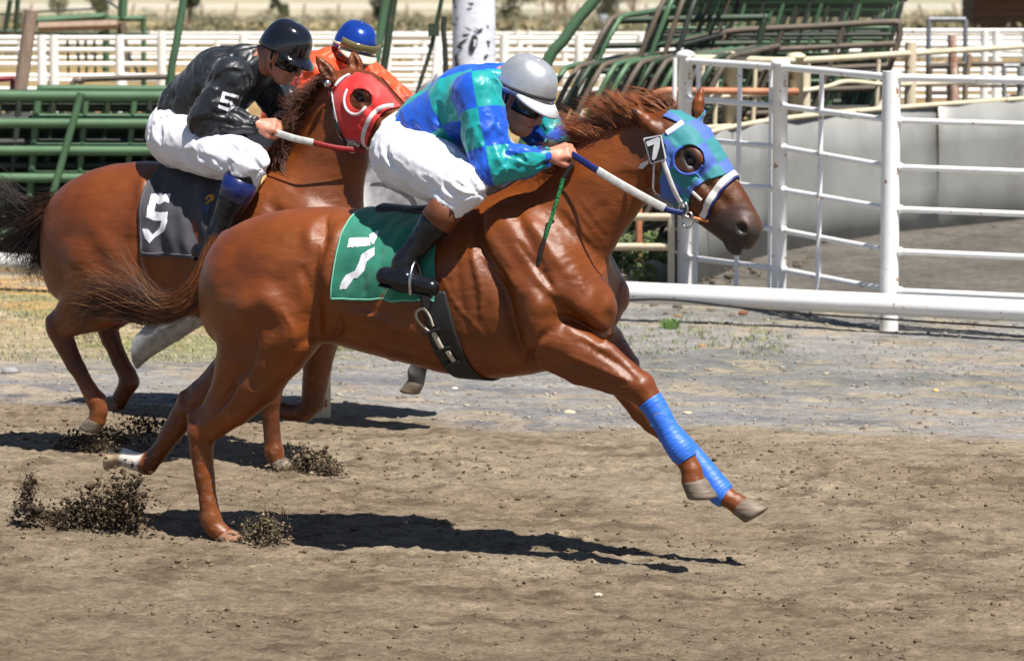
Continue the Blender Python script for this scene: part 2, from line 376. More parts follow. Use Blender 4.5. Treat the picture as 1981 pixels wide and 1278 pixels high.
def ground_h(u, v):
    p = np.stack([u, v, 0*u], 1)
    n = .014*fbm(p*[1.1, 1.6, 1], 41, 3)+.006*fbm(p*[6, 9, 1], 42, 3)
    c = fbm(p*[13, 20, 1], 43, 3); cl = .016*np.clip(c-.05, 0, 1)+.009*np.abs(fbm(p*[32, 42, 1], 44, 2))
    trk = np.clip((VE-.1-v)/.5, 0, 1)
    ruts = .010*np.sin(v*9.0+1.5*fbm(p*[.4, 1, 1], 45, 2))*trk
    berm = .02*np.exp(-((v-21.2)/.7)**2)*np.clip((u+10.5)/3.5, .15, 1)*(1+.5*fbm(p*[1.2, 2, 1], 46, 2))+.03*np.exp(-((v-VE-.25)/.3)**2)
    return n*(.45+.55*trk)+cl*(.35+.65*trk)+ruts*.6+berm
def lerp(a, b, w): return a*(1-w[:, None])+np.asarray(b)*w[:, None]
def ground_tint(u, v, p):
    n1 = fbm(p*[.7, 1.6, 1], 51, 4); n2 = fbm(p*[2.2, 4.5, 1], 52, 4); n3 = fbm(p*[9, 14, 1], 53, 3)
    t = np.tile(np.array(srgb(154, 139, 118)), (len(u), 1)); t = lerp(t, srgb(135, 118, 97), np.clip(.5+.9*n1, 0, 1)*.6); t = lerp(t, srgb(123, 107, 87), np.clip((13.3-v)/1.8+.4*n2, 0, 1)*.7); t = lerp(t, srgb(92, 76, 60), np.clip((n2*.5+.9*n3-.25)*2.0, 0, 1)*.55)
    g = np.tile(np.array(srgb(150, 146, 142)), (len(u), 1)); g = lerp(g, srgb(118, 118, 124), np.clip(.2+1.2*n1+.5*n2, 0, 1)*.85); g = lerp(g, srgb(170, 156, 136), np.clip(n2*1.2+.9*n3, 0, 1)*.8)
    left = np.clip((-9.0-u)/1.6, 0, 1); g = lerp(g, srgb(176, 160, 128), left*np.clip((v-18.0)/.9, 0, 1)*.9)
    gr = np.clip((v-18.2)/.8, 0, 1)*np.clip(n1*1.7+.1+.7*left+.6*n2, 0, 1)*(.18+.82*left); g = lerp(g, srgb(138, 140, 92), np.clip(gr, 0, 1)*.75)
    g = lerp(g, srgb(196, 150, 96), np.clip((v-19.5)/1.0, 0, 1)*left*np.clip(.3+n2*1.6, 0, 1)*.6)
    w = np.clip((v-VE+.32*n1+.14*n2+.05*n3)/.22+.5, 0, 1); return (t*(1-w[:, None])+g*w[:, None])*.90
TRACKM = ground_mat('harrowed dirt', 5.0, .016, 8, .66, srgb(80, 66, 52), sp2=.71, sp2_col=srgb(178, 164, 142), stretch=(.6, 1.3, 1))
VERGEM = ground_mat('gravelly verge', 4.2, .012, 6, .68, srgb(96, 92, 92), sp2=.64, sp2_col=srgb(206, 196, 180), stretch=(.7, 1.2, 1))
def strip(name, v0, v1, u0, u1, du, dv, m):
    us = np.arange(u0, u1, du); n = int(round((v1-v0)/dv))+1; vs = np.linspace(v0, v1, n); U, V = np.meshgrid(us, vs, indexing='ij'); U = U.ravel(); V = V.ravel()
    z = ground_h(U, V); p = U[:, None]*FW+V[:, None]*LT; p[:, 2] = z; i = np.arange(len(us)*n).reshape(len(us), n)
    f = np.stack([i[:-1, :-1].ravel(), i[1:, :-1].ravel(), i[1:, 1:].ravel(), i[:-1, 1:].ravel()], 1); me = mesh_np(name, p, f); set_attr(me, 'tint', ground_tint(U, V, np.stack([U, V, 0*U], 1)))
    return tag(obj(name, me, m), kind='structure')
strip('dirt_track', 10.4, VE, -13.5, -1.0, .020, .016, TRACKM)
strip('gravel_verge', VE, VR, -15.5, -2.0, .026, .022, VERGEM)
def far_ground():
    xs = np.unique(np.concatenate([np.linspace(-900, -30, 24), np.linspace(-30, 30, 61), np.linspace(30, 900, 24)])); ys = np.unique(np.concatenate([np.linspace(-40, 8, 12), np.linspace(8, 60, 105), np.linspace(60, 160, 60), np.linspace(160, 600, 60), np.linspace(600, 1600, 20)]))
    X, Y = np.meshgrid(xs, ys, indexing='ij'); X = X.ravel(); Y = Y.ravel(); u = X*FW[0]+Y*FW[1]; v = X*LT[0]+Y*LT[1]
    z = terrain_z(Y)+.02*fbm(np.stack([X*.8, Y*.8, 0*X], 1), 61, 3)*np.clip(Y/20, 0, 3); z = np.where((v < VR+.5) & (u > -16) & (u < 1) & (v > 9), -.16, z)
    p = np.stack([X, Y, 0*X], 1); n1 = fbm(p*[.25, .25, 1], 62, 4); n2 = fbm(p*[.05, .02, 1], 63, 3); n3 = fbm(p*[1.3, 1.3, 1], 64, 3)
    t = np.tile(np.array(srgb(150, 140, 126)), (len(X), 1))
    t = lerp(t, srgb(122, 116, 108), np.clip((X-.6)/.8, 0, 1)*np.clip((34-Y)/3, 0, 1))
    straw = np.clip((Y-33.5+2*n1)/3, 0, 1); t = lerp(t, srgb(190, 158, 108), straw); t = lerp(t, srgb(166, 128, 84), straw*np.clip(n1*1.4, 0, 1)*.8); t = lerp(t, srgb(150, 142, 100), straw*np.clip(n3*1.6-.1, 0, 1)*.7)
    far = np.clip((Y-95+14*n1)/30, 0, 1); t = lerp(t, srgb(164, 150, 106), far); t = lerp(t, srgb(120, 116, 82), far*np.clip(n2*1.5+.6*n1+.4, 0, 1)*.85); t = lerp(t, srgb(206, 186, 140), far*np.clip(-n2*1.5+.4*n1, 0, 1)*.7)
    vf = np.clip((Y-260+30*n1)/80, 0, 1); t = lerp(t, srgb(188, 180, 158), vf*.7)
    i = np.arange(len(xs)*len(ys)).reshape(len(xs), len(ys)); f = np.stack([i[:-1, :-1].ravel(), i[1:, :-1].ravel(), i[1:, 1:].ravel(), i[:-1, 1:].ravel()], 1)
    me = mesh_np('ground', np.stack([X, Y, z], 1), f); set_attr(me, 'tint', t*.82); tag(obj('ground', me, ground_mat('dry ground', 1.1, .02, 6, .66, srgb(120, 104, 82))), kind='structure')
far_ground()
# loose clods and pebbles
def rock_unit(seed, sub=1):
    g = np.random.default_rng(seed); t = (1+5**.5)/2; v = np.array([[-1, t, 0], [1, t, 0], [-1, -t, 0], [1, -t, 0], [0, -1, t], [0, 1, t], [0, -1, -t], [0, 1, -t], [t, 0, -1], [t, 0, 1], [-t, 0, -1], [-t, 0, 1]])/1.9
    f = np.array([[0, 11, 5], [0, 5, 1], [0, 1, 7], [0, 7, 10], [0, 10, 11], [1, 5, 9], [5, 11, 4], [11, 10, 2], [10, 7, 6], [7, 1, 8], [3, 9, 4], [3, 4, 2], [3, 2, 6], [3, 6, 8], [3, 8, 9], [4, 9, 5], [2, 4, 11], [6, 2, 10], [8, 6, 7], [9, 8, 1]])
    return v*(.72+.5*g.random((12, 1))), f
def chip_unit(seed):
    g = np.random.default_rng(seed); v = np.array([[1, 0, 0], [-1, 0, 0], [0, 1, 0], [0, -1, 0], [0, 0, 1], [0, 0, -1]])*(.5+.9*g.random((6, 1)))+.25*g.normal(size=(6, 3))
    return v, np.array([[0, 2, 4], [2, 1, 4], [1, 3, 4], [3, 0, 4], [2, 0, 5], [1, 2, 5], [3, 1, 5], [0, 3, 5]])
def scatter(name, pts, sizes, m, tints, label=None, cat=None, flat=.65, kind='stuff', chip=False):
    U = [(chip_unit if chip else rock_unit)(100+k) for k in range(9)]; g = np.random.default_rng(9); V = []; Fc = []; C = []; n = 0
    for p, s, c in zip(pts, sizes, tints):
        v, f = U[g.integers(9)]; a = g.random()*6.28; R = np.array([[math.cos(a), -math.sin(a), 0], [math.sin(a), math.cos(a), 0], [0, 0, 1]]); q = (v*[1, .6+.7*g.random(), flat]) @ R.T
        V.append(q*s+p); Fc.append(f+n); C.append(np.tile(c, (len(v), 1))); n += len(v)
    me = mesh_np(name, np.vstack(V), np.vstack(Fc), not chip); set_attr(me, 'tint', np.vstack(C)); return tag(obj(name, me, m), label, cat, None, kind)
CLODM = mat('loose soil', (1, 1, 1), rough=.95, attr='tint', nscale=60, namt=.8, col2=(.7, .7, .7), bump=.002, bscale=120, spec=.15)
g = np.random.default_rng(77); n = 16000; uu = -13+11.5*g.random(n); vv = 11+5.8*g.random(n); keep = fbm(np.stack([uu*1.4, vv*2.4, 0*uu], 1), 71, 3)+.55*g.random(n) > .12; uu, vv = uu[keep], vv[keep]
pp = uu[:, None]*FW+vv[:, None]*LT; pp[:, 2] = ground_h(uu, vv)+.002; ss = .003+.011*g.random(len(uu))**5+.004*g.random(len(uu)); cc = np.array(srgb(134, 116, 95))[None]*(.55+.40*g.random((len(uu), 1)))
scatter('loose_clods', pp, ss, CLODM, cc, 'loose brown clods scattered over the harrowed dirt track', 'dirt')
n = 5000; uu = -14+10.5*g.random(n); vv = 16.7+5.6*g.random(n)
pp = uu[:, None]*FW+vv[:, None]*LT; pp[:, 2] = ground_h(uu, vv)+.003; ss = .004+.013*g.random(n)**5+.003*g.random(n); cc = np.array(srgb(180, 168, 152))[None]*(.35+.65*g.random((n, 1)))
scatter('loose_gravel', pp, ss, CLODM, cc, 'pale gravel strewn over the verge behind the horses', 'gravel')
def on_ground(px, py):
    w = atZ(px, py, 0.0); u, v = np.dot(w, FW), np.dot(w, LT); h = float(ground_h(np.array([u]), np.array([v]))[0]) if v < VR else 0.0
    return atZ(px, py, h)
def stone(px, py, r, colr, label, name='stone', cat='stone', seed=1, flat=.6, group=None):
    g = np.random.default_rng(seed); m = MB(); a = []; w = on_ground(px, py)
    th = np.linspace(0, math.pi, 8); ph = np.linspace(0, 2*math.pi, 13)[:-1]; V = np.array([[math.sin(t)*math.cos(q), math.sin(t)*math.sin(q), math.cos(t)] for t in th for q in ph]); V *= (1+.22*fbm(V*2+seed*3, seed, 3))[:, None]
    V = V*[r, r*.75, r*flat]; f = [(i*12+j, i*12+(j+1) % 12, (i+1)*12+(j+1) % 12, (i+1)*12+j) for i in range(7) for j in range(12)]
    o = obj(name, mesh_np(name, V, f), mat(name+' tone', colr, rough=.9, nscale=20, namt=.8, bump=.004, bscale=40)); o.location = Vector(w+[0, 0, r*flat*.35]); return tag(o, label, cat, group)
stone(1102, 800, .036, srgb(206, 186, 158), 'largest pale stone on the gravel below the chest of horse 7', seed=2, flat=.4)
stone(1330, 800, .028, srgb(200, 182, 160), 'flat pale stone right of the upper blue leg wrap', seed=3, flat=.35)
stone(880, 752, .020, srgb(216, 206, 196), 'small white stone right of the hanging grey hoof', seed=4, flat=.4)
stone(1437, 607, .030, srgb(134, 84, 56), 'dark brown clod lying just under the white rail', 'clod', 'clod', 5)
stone(1312, 614, .030, srgb(140, 112, 72), 'straw brown clod nearest the chest of horse 7', 'clod', 'clod', 6)
stone(1358, 672, .026, srgb(156, 120, 78), 'tan clod on the short grass patch', 'clod', 'clod', 7)
stone(1810, 757, .020, srgb(214, 178, 116), 'small yellow stone on the dark gravel at far right', seed=8)
stone(1158, 1152, .016, srgb(216, 200, 176), 'pale pebble alone on the foreground dirt below the shadow', seed=9)
stone(20, 722, .05, srgb(150, 148, 150), 'grey block of stone at the left edge of the verge', seed=10, flat=.5)
stone(140, 694, .022, srgb(214, 196, 160), 'cream stone on the verge under the tail of horse 5', seed=11)
# grass and weeds
def blades(name, centres, n, rad, hgt, cols, label, seed, cat='grass', w=.004):
    g = np.random.default_rng(seed); V = []; Fc = []; C = []; k = 0
    for c in centres:
        for _ in range(n):
            a = g.random()*6.28; r = rad*g.random()**.5; b = np.asarray(c)+[r*math.cos(a), r*math.sin(a), -.01]; h = hgt*(.4+.8*g.random()); d = g.normal(size=2)*h*.45; t = np.array([math.cos(a*3), math.sin(a*3), 0])*w
            V += [b-t, b+t, b+np.array([d[0]*.4, d[1]*.4, h*.6])+t*.7, b+np.array([d[0]*.4, d[1]*.4, h*.6])-t*.7, b+np.array([d[0], d[1], h])]; Fc += [(k, k+1, k+2, k+3), (k+3, k+2, k+4)]; k += 5
            cc = np.array(cols[g.integers(len(cols))])*(.6+.7*g.random()); C += [cc]*5
    me = mesh_np(name, np.array(V), Fc); set_attr(me, 'tint', np.array(C)); return tag(obj(name, me, GRASSM), label, cat, None, 'stuff')
GRASSM = mat('grass blades', (1, 1, 1), rough=.7, attr='tint', nscale=40, namt=.4, col2=(.75, .75, .75))
gg = np.random.default_rng(5)
GC = [srgb(150, 150, 100), srgb(122, 132, 84), srgb(190, 176, 128), srgb(176, 160, 112)]
cs = [on_ground(-60+460*gg.random(), 560+140*gg.random()**1.2) for _ in range(420)]
blades('dry_grass', cs, 11, .10, .034, GC, 'thin dry grass on the verge at the left', 81)
cs = [on_ground(1190+330*gg.random(), 615+70*gg.random()) for _ in range(70)]
blades('short_grass', cs, 14, .07, .035, [srgb(120, 138, 80), srgb(150, 150, 100)], 'short sparse grass below the white rail', 82)
cs = [on_ground(640+70*gg.random(), 668+12*gg.random()) for _ in range(18)]; blades('grass_tuft', cs, 14, .06, .05, GC, 'low grass behind the belly of horse 7', 83)
cs = [on_ground(1284+22*gg.random(), 628+10*gg.random()) for _ in range(14)]; blades('green_tuft', cs, 18, .03, .06, [srgb(92, 130, 60), srgb(110, 140, 70)], 'bright green tuft under the white rail', 84)
# ------------------------------------------------------------------ rails, pens and clutter behind the track
WP_ = mat('white pipe paint', srgb(238, 238, 240), rough=.4, col2=srgb(226, 224, 220), nscale=3, namt=.8, spots=.655, spot_col=srgb(158, 118, 88), spot_scale=17, bump=.0006, bscale=60)
WFAR = mat('old white paint', srgb(238, 237, 236), rough=.6, col2=srgb(222, 218, 212), nscale=2, namt=.8, spots=.73, spot_col=srgb(140, 110, 90), spot_scale=5)
CRM = mat('cream pipe paint', srgb(222, 210, 186), rough=.5, col2=srgb(200, 182, 150), nscale=4, namt=.8, spots=.66, spot_col=srgb(150, 104, 68), spot_scale=12)
GRN = mat('green gate paint', srgb(82, 112, 82), rough=.5, col2=srgb(66, 96, 68), nscale=5, namt=.8, spots=.72, spot_col=srgb(92, 72, 52), spot_scale=12, bump=.001, bscale=40)
GRND = mat('dull green paint and stack shade', srgb(50, 72, 52), rough=.55, col2=srgb(48, 52, 38), nscale=5, namt=.8, spots=.63, spot_col=srgb(84, 68, 54), spot_scale=9)  # duller tone also stands for shade on panels deep in the stacks
RUST = mat('rusty brown pipe', srgb(108, 92, 80), rough=.65, col2=srgb(76, 70, 58), nscale=6, namt=.8, spots=.66, spot_col=srgb(60, 90, 60), spot_scale=8)
DKGR = mat('weathered pipe and stack shade', srgb(58, 60, 55), rough=.6, col2=srgb(34, 42, 36), nscale=5, namt=.8)  # dark tone also carries the shade inside and under the panel stacks
TIN = mat('weathered sheet metal', srgb(160, 160, 157), rough=.5, metal=.2, col2=srgb(132, 131, 127), nscale=1.6, namt=.9, spots=.70, spot_col=srgb(118, 108, 96), spot_scale=2.5, bump=.003, bscale=2.2, rvar=.1)
OLDW = mat('weathered wood', srgb(160, 138, 120), rough=.85, col2=srgb(128, 106, 90), nscale=5, namt=.8, stretch=(6, 6, 1), bump=.003, bscale=20)
def rel(p, o): return np.asarray(p, float)-o
def gpt(px, D):                                     # ground under that column of the view at distance D
    x = (px-990.5)/FPX*D/CP; return np.array([x*(1.0), D, float(terrain_z(D))])
# the long low rail beside the track
rpts = [(-120, 501, .2), (50, 510, .2), (620, 531, .2), (1200, 559, .2), (1725, 588, .2), (2080, 606, .2)]
RP = [atZ(a, b, z) for a, b, z in rpts]
L0, L1 = RP[0]+(RP[0]-RP[-1])*.3, RP[-1]+(RP[-1]-RP[0])*.3; base = np.array([*(L0*.5+L1*.5)[:2], 0.0]); rr = empty('track_rail', Vector(base)); tag(rr, 'long thick white pipe rail running low beside the track', 'rail')
cuts = [0, .22, .44, .565, .80, 1.0]
line = lambda t: L0+(L1-L0)*t
def px2t(px):
    d = ray(px, 560); n_ = np.array([d[1], -d[0]]); a = L0[:2] @ n_; b = L1[:2] @ n_; return float(a/(a-b))
for a, b in zip([-900, 300, 900, 1240, 1690], [300, 900, 1240, 1690, 2600]):
    ts = np.linspace(px2t(a), px2t(b), 7); MB().tube([line(t)-base for t in ts], .066, 18).build('pipe_section', WP_, rr)
for a in (-500, -60, 300, 700, 1050, 2040, 2500): c = line(px2t(a))-base; MB().tube([[c[0], c[1], -.1], [c[0], c[1], c[2]]], .04, 10).build('support', WP_, rr)
cab = [line(px2t(1190))+[0, -.067, -.055], line(px2t(1290))+[0, -.067, -.03], line(px2t(1420))+[0, -.07, -.055], line(px2t(1560))+[0, -.068, -.075], line(px2t(1700))+[0, -.05, -.085], line(px2t(1990))+[0, -.03, -.10]]
co = empty('cable', Vector(cab[0])); tag(co, 'black cable sagging along the underside of the white rail', 'cable'); MB().tube(catmull(np.array(cab)-cab[0], 6), .007, 6).build('wire', mat('black cable', (.012, .012, .012), rough=.5), co)
# the white pen
PD = {2080: 21.85, 1725: 22.45, 1510: 23.9, 1325: 25.0}
def pdep(px): return np.interp(px, sorted(PD), [PD[k] for k in sorted(PD)])
o = gpt(1725, 22.45); pen = empty('pipe_fence', Vector(o)); tag(pen, 'white pipe pen fence with round posts behind the low rail', 'fence')
rows = [(118, 130, 150, 158), (192, 205, 233, 244), (268, 285, 323, 336), (345, 367, 404, 418), (421, 445, 486, 501), (497, 521, 562, 578)]
for r in rows:
    for (xa, ya), (xb, yb) in (((1325, r[0]), (1510, r[1])), ((1510, r[1]), (1725, r[2])), ((1725, r[2]), (2080, r[3]))):
        p0, p1 = atD(xa, ya, pdep(xa)), atD(xb, yb, pdep(xb)); MB().tube(rel([p0, p1], o), .0190 if r is not rows[0] else .024, 10).build('rail', WP_, pen)
        dv = (p1-p0)/np.linalg.norm(p1-p0)
        for q_, sg in ((p0, 1), (p1, -1)): MB().tube(rel([q_+dv*sg*.05, q_+dv*sg*.064, q_+dv*sg*.075], o), [.029, .027, .020], 10).build('weld', WP_, pen)
def cap_post(px, ytop, D, r, root, o, m, cap=True):
    t = atD(px, ytop, D); b = gpt(px, D); pr = [(r, -.12), (r, t[2]-b[2]-.03)] + ([(r*1.28, t[2]-b[2]-.03), (r*1.3, t[2]-b[2]-.005), (r*.7, t[2]-b[2]+.012), (.004, t[2]-b[2]+.018)] if cap else [(r*1.02, t[2]-b[2])])
    me = MB().lathe((0, 0, 0), pr, 18).mesh('post'); ob = obj('post', me, m, root); ob.location = Vector((t[0]-o[0], b[1]-o[1], b[2]-o[2])); return ob
cap_post(2080, 146, 21.85, .058, pen, o, WP_, False); cap_post(1725, 138, 22.45, .058, pen, o, WP_, False); cap_post(1510, 118, 23.9, .050, pen, o, WP_); cap_post(1326, 102, 25.0, .050, pen, o, WP_)
cap_post(1493, 125, 24.05, .018, pen, o, WP_, False)
for px, y0, y1 in ((1590, 135, 566), (1432, 124, 552), (1352, 120, 550), (1306, 112, 548)):
    D = pdep(px)-.02; MB().tube(rel([atD(px, y0, D), atD(px-8, y1, D)], o), .016, 8).build('stay', WP_, pen)
# marker post at the track edge
b = on_ground(624, 800); mp_ = empty('marker_post', Vector(b)); tag(mp_, 'short cream wooden post standing at the track edge behind horse 7', 'post')
MB().box((0, 0, .38), .082, .07, .80).build('stake', mat('cream board', srgb(222, 208, 182), rough=.75, col2=srgb(196, 178, 148), nscale=8, stretch=(5, 5, 1), bump=.002, bscale=30), mp_, False)
MB().box((.0, -.0365, .06), .05, .003, .04).build('red_mark', mat('red paint', srgb(190, 70, 50), rough=.7), mp_, False)
# sheet metal wall of the pen
wp = [(1.18, 25.0), (1.45, 26.2), (1.95, 27.6), (2.7, 28.9), (3.7, 30.2), (4.6, 31.2), (5.6, 32.0)]
wp = catmull([(a, b, 0) for a, b in wp], 5)[:, :2]; o = np.array([wp[0][0], wp[0][1], 0]); wl_ = empty('metal_wall', Vector(o)); tag(wl_, 'low curved wall of grey sheet metal inside the pen', 'wall')
cutw = [0, 10, 19, 26, len(wp)-1]
for a, b in zip(cutw[:-1], cutw[1:]):
    q = wp[a:b+1]; V = []; n = len(q)
    for z in (-.1, .35, .7, 1.02):
        for k, (x, y) in enumerate(q): V.append((x-o[0]+.012*math.sin(k*1.9+a+z*3), y-o[1]+.02*math.sin(z*5+a), z))
    f = [(i*n+j, i*n+j+1, (i+1)*n+j+1, (i+1)*n+j) for i in range(3) for j in range(n-1)]; solid(obj('sheet', mesh_np('sheet', np.array(V), f), TIN, wl_), .006)
MB().tube([(x-o[0], y-o[1], 1.03) for x, y in wp], .02, 8).build('top_rail', CRM, wl_)
for k in (0, 10, 19, 26): MB().tube([(wp[k][0]-o[0], wp[k][1]-o[1]+.05, -.1), (wp[k][0]-o[0], wp[k][1]-o[1]+.05, 1.0)], .03, 8).build('upright', CRM, wl_)
# cream pipe fence standing behind that wall
o = gpt(1545, 28.5); cf = empty('pipe_fence', Vector(o)); tag(cf, 'cream pipe fence with sagging rails above the sheet metal wall', 'fence')
cd = lambda px: np.interp(px, [1300, 1545, 1760, 2080], [26.2, 28.6, 30.8, 33.5])
for pts, r in (([(1326, 113), (1412, 114), (1545, 117), (1760, 104), (2080, 84)], .026), ([(1326, 192), (1412, 186), (1548, 176), (1600, 168), (1640, 158), (1720, 164), (1850, 160), (2080, 150)], .019), ([(1326, 250), (1545, 236)], .02)):
    MB().tube(catmull(rel([atD(a, b, cd(a)) for a, b in pts], o), 4), r, 8).build('rail', CRM, cf)
cap_post(1413, 104, cd(1413), .055, cf, o, CRM); cap_post(1540, 106, cd(1540), .06, cf, o, CRM); cap_post(1556, 112, cd(1556)+.1, .05, cf, o, CRM, False); cap_post(1762, 82, cd(1762), .05, cf, o, CRM, False)
for px in (1360, 1388, 1462, 1700): MB().tube(rel([atD(px, 116, cd(px)), atD(px-6, 245, cd(px))], o), .018, 8).build('stay', CRM, cf)
# orange brown bent pipe and cream rails left of the pen
o = gpt(1290, 25.6); bp_ = empty('bent_pipe', Vector(o)); tag(bp_, 'rust orange bent pipe above the mane of horse 7', 'pipe')
MB().tube(catmull(rel([atD(a, b, 25.6) for a, b in ((1236, 540), (1236, 300), (1240, 232), (1252, 196), (1280, 178), (1330, 176), (1545, 178))], o), 5), .026, 10).build('tube', mat('rust orange pipe', srgb(196, 136, 100), rough=.6, col2=srgb(160, 100, 70), nscale=7), bp_)
o = gpt(1300, 24.9); cg = empty('stock_gate', Vector(o)); tag(cg, 'cream rails with a grey post between horse 7 and the pen', 'gate')
for y in (420, 478): MB().tube(rel([atD(1130, y-1, 25.3), atD(1300, y, 24.9)], o), .026, 8).build('rail', CRM, cg)
MB().tube(rel([atD(1299, 425, 24.9), [atD(1299, 425, 24.9)[0], 24.9, -.1]], o), .024, 8).build('post', CRM, cg)
MB().box(rel(np.array([*gpt(1328, 25.1)[:2], .4]), o), .075, .06, 1.0).build('board', mat('grey board', srgb(150, 150, 150), rough=.7), cg, False)
# ------------------------------------------------------------------ stacked stock panels
def panel(label, c4, D, nr, nu, r, m, group, D2=None, rnd=.06, par='cattle_gate'):
    """c4: top left, top right, bottom right, bottom left as seen; each tube its own part"""
    D2 = D if D2 is None else D2; Ds = (D, D2, D2, D); C = [atD(x, y, d) for (x, y), d in zip(c4, Ds)]
    old = C[0][2]-C[3][2]
    for a, b in ((0, 3), (1, 2)): C[b] = C[a]+(C[b]-C[a])*((C[a][2]-.03)/(C[a][2]-C[b][2]))       # the feet stand on the ground
    nr = max(nr, int(round((nr-1)*(C[0][2]-C[3][2])/old))+1); o = np.array([(C[2]+C[3])[0]/2, (C[2]+C[3])[1]/2, min(C[2][2], C[3][2])]); root = empty(par, Vector(o)); tag(root, label, 'gate', group)
    TL, TR, BR, BL = [rel(c, o) for c in C]
    pt = lambda s, t: (TL*(1-s)+TR*s)*(1-t)+(BL*(1-s)+BR*s)*t
    e = rnd; MB().tube(catmull([pt(0, 1), pt(0, .5), pt(0, e*2.2), pt(e*.35, e*.55), pt(e, 0), pt(.5, 0), pt(1-e, 0), pt(1-e*.35, e*.55), pt(1, e*2.2), pt(1, .5), pt(1, 1)], 4), r, 8).build('frame', m, root)
    for k in range(1, nr): MB().tube([pt(.005, k/(nr-1)), pt(.995, k/(nr-1))], r*.9, 8).build('rail', m, root)
    for k in range(nu): s = (k+1)/(nu+1); MB().tube([pt(s, 0), pt(s, 1)], r*.8, 8).build('upright', m, root)
    return root
GS = 'green stock panels stacked at the left'
panel('front green pipe panel of the stack left of the black rider', [(-150, 185), (420, 187), (395, 448), (-175, 446)], 27.0, 6, 0, .040, GRN, GS, rnd=.02)
o = gpt(110, 26.93); u_ = empty('slanted_brace', Vector(o)); tag(u_, 'slanting green brace across the front panel at left', 'brace')
MB().tube(rel([atD(157, 180, 26.9), atD(82, 448, 26.9)], o), .028, 8).build('tube', GRN, u_)
ords = ['second', 'third', 'fourth', 'fifth', 'sixth', 'seventh', 'eighth', 'ninth', 'tenth', 'eleventh', 'twelfth', 'thirteenth']
gr = np.random.default_rng(12)
for k in range(12):
    dy = gr.uniform(-4, 26); dx = gr.uniform(-40, 40); x0 = (75 if k == 0 else -190)+(0 if k == 0 else dx)
    if k == 0: dy = -12
    panel('%s green pipe panel counted back from the front of the left stack' % ords[k], [(x0, 184+dy), (430+dx*.5, 186+dy), (405+dx*.5, 452+dy), (x0-22, 450+dy)], 27.12+.115*k, 7 if k else 6, 3+(k % 3), .030, GRN if k == 0 else (GRND, DKGR)[k % 2], GS, rnd=.03)  # rear panels coloured darker, standing in for shade inside the stack
o = gpt(60, 29.2); bk = empty('rusty_gate', Vector(o)); tag(bk, 'rusty brown bent gate frame topping the left stack', 'gate'); MB().tube(catmull(rel([atD(x, y, 28.9) for x, y in ((120, 460), (136, 186), (158, 158), (180, 153), (330, 149), (460, 150))], o), 5), .022, 8).build('tube', RUST, bk); MB().tube(rel([atD(325, 150, 28.9), atD(300, 462, 28.9)], o), .02, 8).build('upright', RUST, bk)
# leaning wooden post
o = gpt(45, 29.6); po = empty('wooden_post', Vector(o)); tag(po, 'leaning weathered wooden post above the green panels', 'post'); MB().tube(rel([atD(61, 20, 29.6), atD(40, 170, 29.6), atD(8, 400, 29.6)], o), [.052, .056, .062], 12).build('pole', OLDW, po)
o = gpt(14, 29.9); rd = empty('red_frame', Vector(o)); tag(rd, 'dark red painted frame at the left edge', 'frame'); MB().tube(rel([atD(-30, 155, 29.9), atD(24, 152, 29.9), atD(24, 200, 29.9), gpt(24, 29.9)], o), .03, 8).build('tube', mat('dark red paint', srgb(128, 34, 44), rough=.5), rd)
# centre stack: panels leaning, seen almost edge on
GC_ = 'leaning stock panels stacked in the centre'
def lean(label, xb, yb, xt, yt, D0, m, r=.022, dep=2.4, nr=7):
    F0, F1 = atD(xb, yb, D0), atD(xt, yt, D0); F0 = F1+(F0-F1)*((F1[2]-.03)/(F1[2]-F0[2])); o = np.array([F0[0], D0, 0.0]); root = empty('cattle_gate', Vector(o)); tag(root, label, 'gate', GC_); F0 = F0-o; F1 = F1-o; bk = np.array([.55, dep, 0]); up = (F1-F0)
    MB().tube(catmull([F0, F0+up*.5, F0+up*.86, F0+up*.97+bk*.03, F1+bk*.10, F1+bk*.5, F1+bk], 4), r, 8).build('frame', m, root); MB().tube([F0+bk, F1+bk], r, 8).build('upright', m, root)
    for k in range(nr): a = F0+up*(k/nr*.92); MB().tube([a, a+bk], r*.8, 8).build('rail', m, root)
    return root
seq = ['first', 'second', 'third', 'fourth', 'fifth', 'sixth', 'seventh', 'eighth', 'ninth', 'tenth', 'eleventh', 'twelfth', 'thirteenth', 'fourteenth']
for k in range(14):
    xb = 1010+23*k; lean('%s low leaning panel counting right from the silver helmet' % seq[k], xb, 300, xb+78+1.5*k, 132-1.6*k, 26.6+.1*(k % 4), (GRN, RUST, GRND, RUST, GRN)[k % 5], .021)
for k, (xb, xt, yt, m) in enumerate([(1058, 1178, 36, RUST), (1075, 1196, 34, GRND), (1165, 1288, -14, RUST), (1192, 1306, -20, GRND), (1228, 1326, -20, RUST), (1255, 1348, -18, DKGR)]):
    lean('%s tall leaning panel counting right behind the silver helmet' % seq[k], xb, 290, xt, yt, 27.3+.15*k, GRN if m is GRND else m, .020, 3.0)
GB = 'dark pipe panels leaning behind the white pen'
panel('grey brown round cornered panel leaning behind the white pen', [(1395, 62), (1752, 42), (1672, 262), (1330, 262)], 30.6, 6, 2, .029, RUST, GB, rnd=.06)
for k in range(7):
    s = -6+11*k; panel('%s dark panel counting back behind the round cornered panel' % seq[k], [(1300-6*k, 2+s*.4), (1748-9*k, 0+s*.5), (1668-9*k, 262), (1225-5*k, 262)], 31.0+.22*k, 5+(k % 2), 4+(k % 3), .021, (DKGR, GRN, GRND)[k % 3], GB, rnd=.02)
panel('green horizontal panel whose corner juts out over the white fences', [(1186, 40), (1480, 34), (1440, 190), (1100, 190)], 30.2, 4, 2, .03, GRND, GB, rnd=.01)
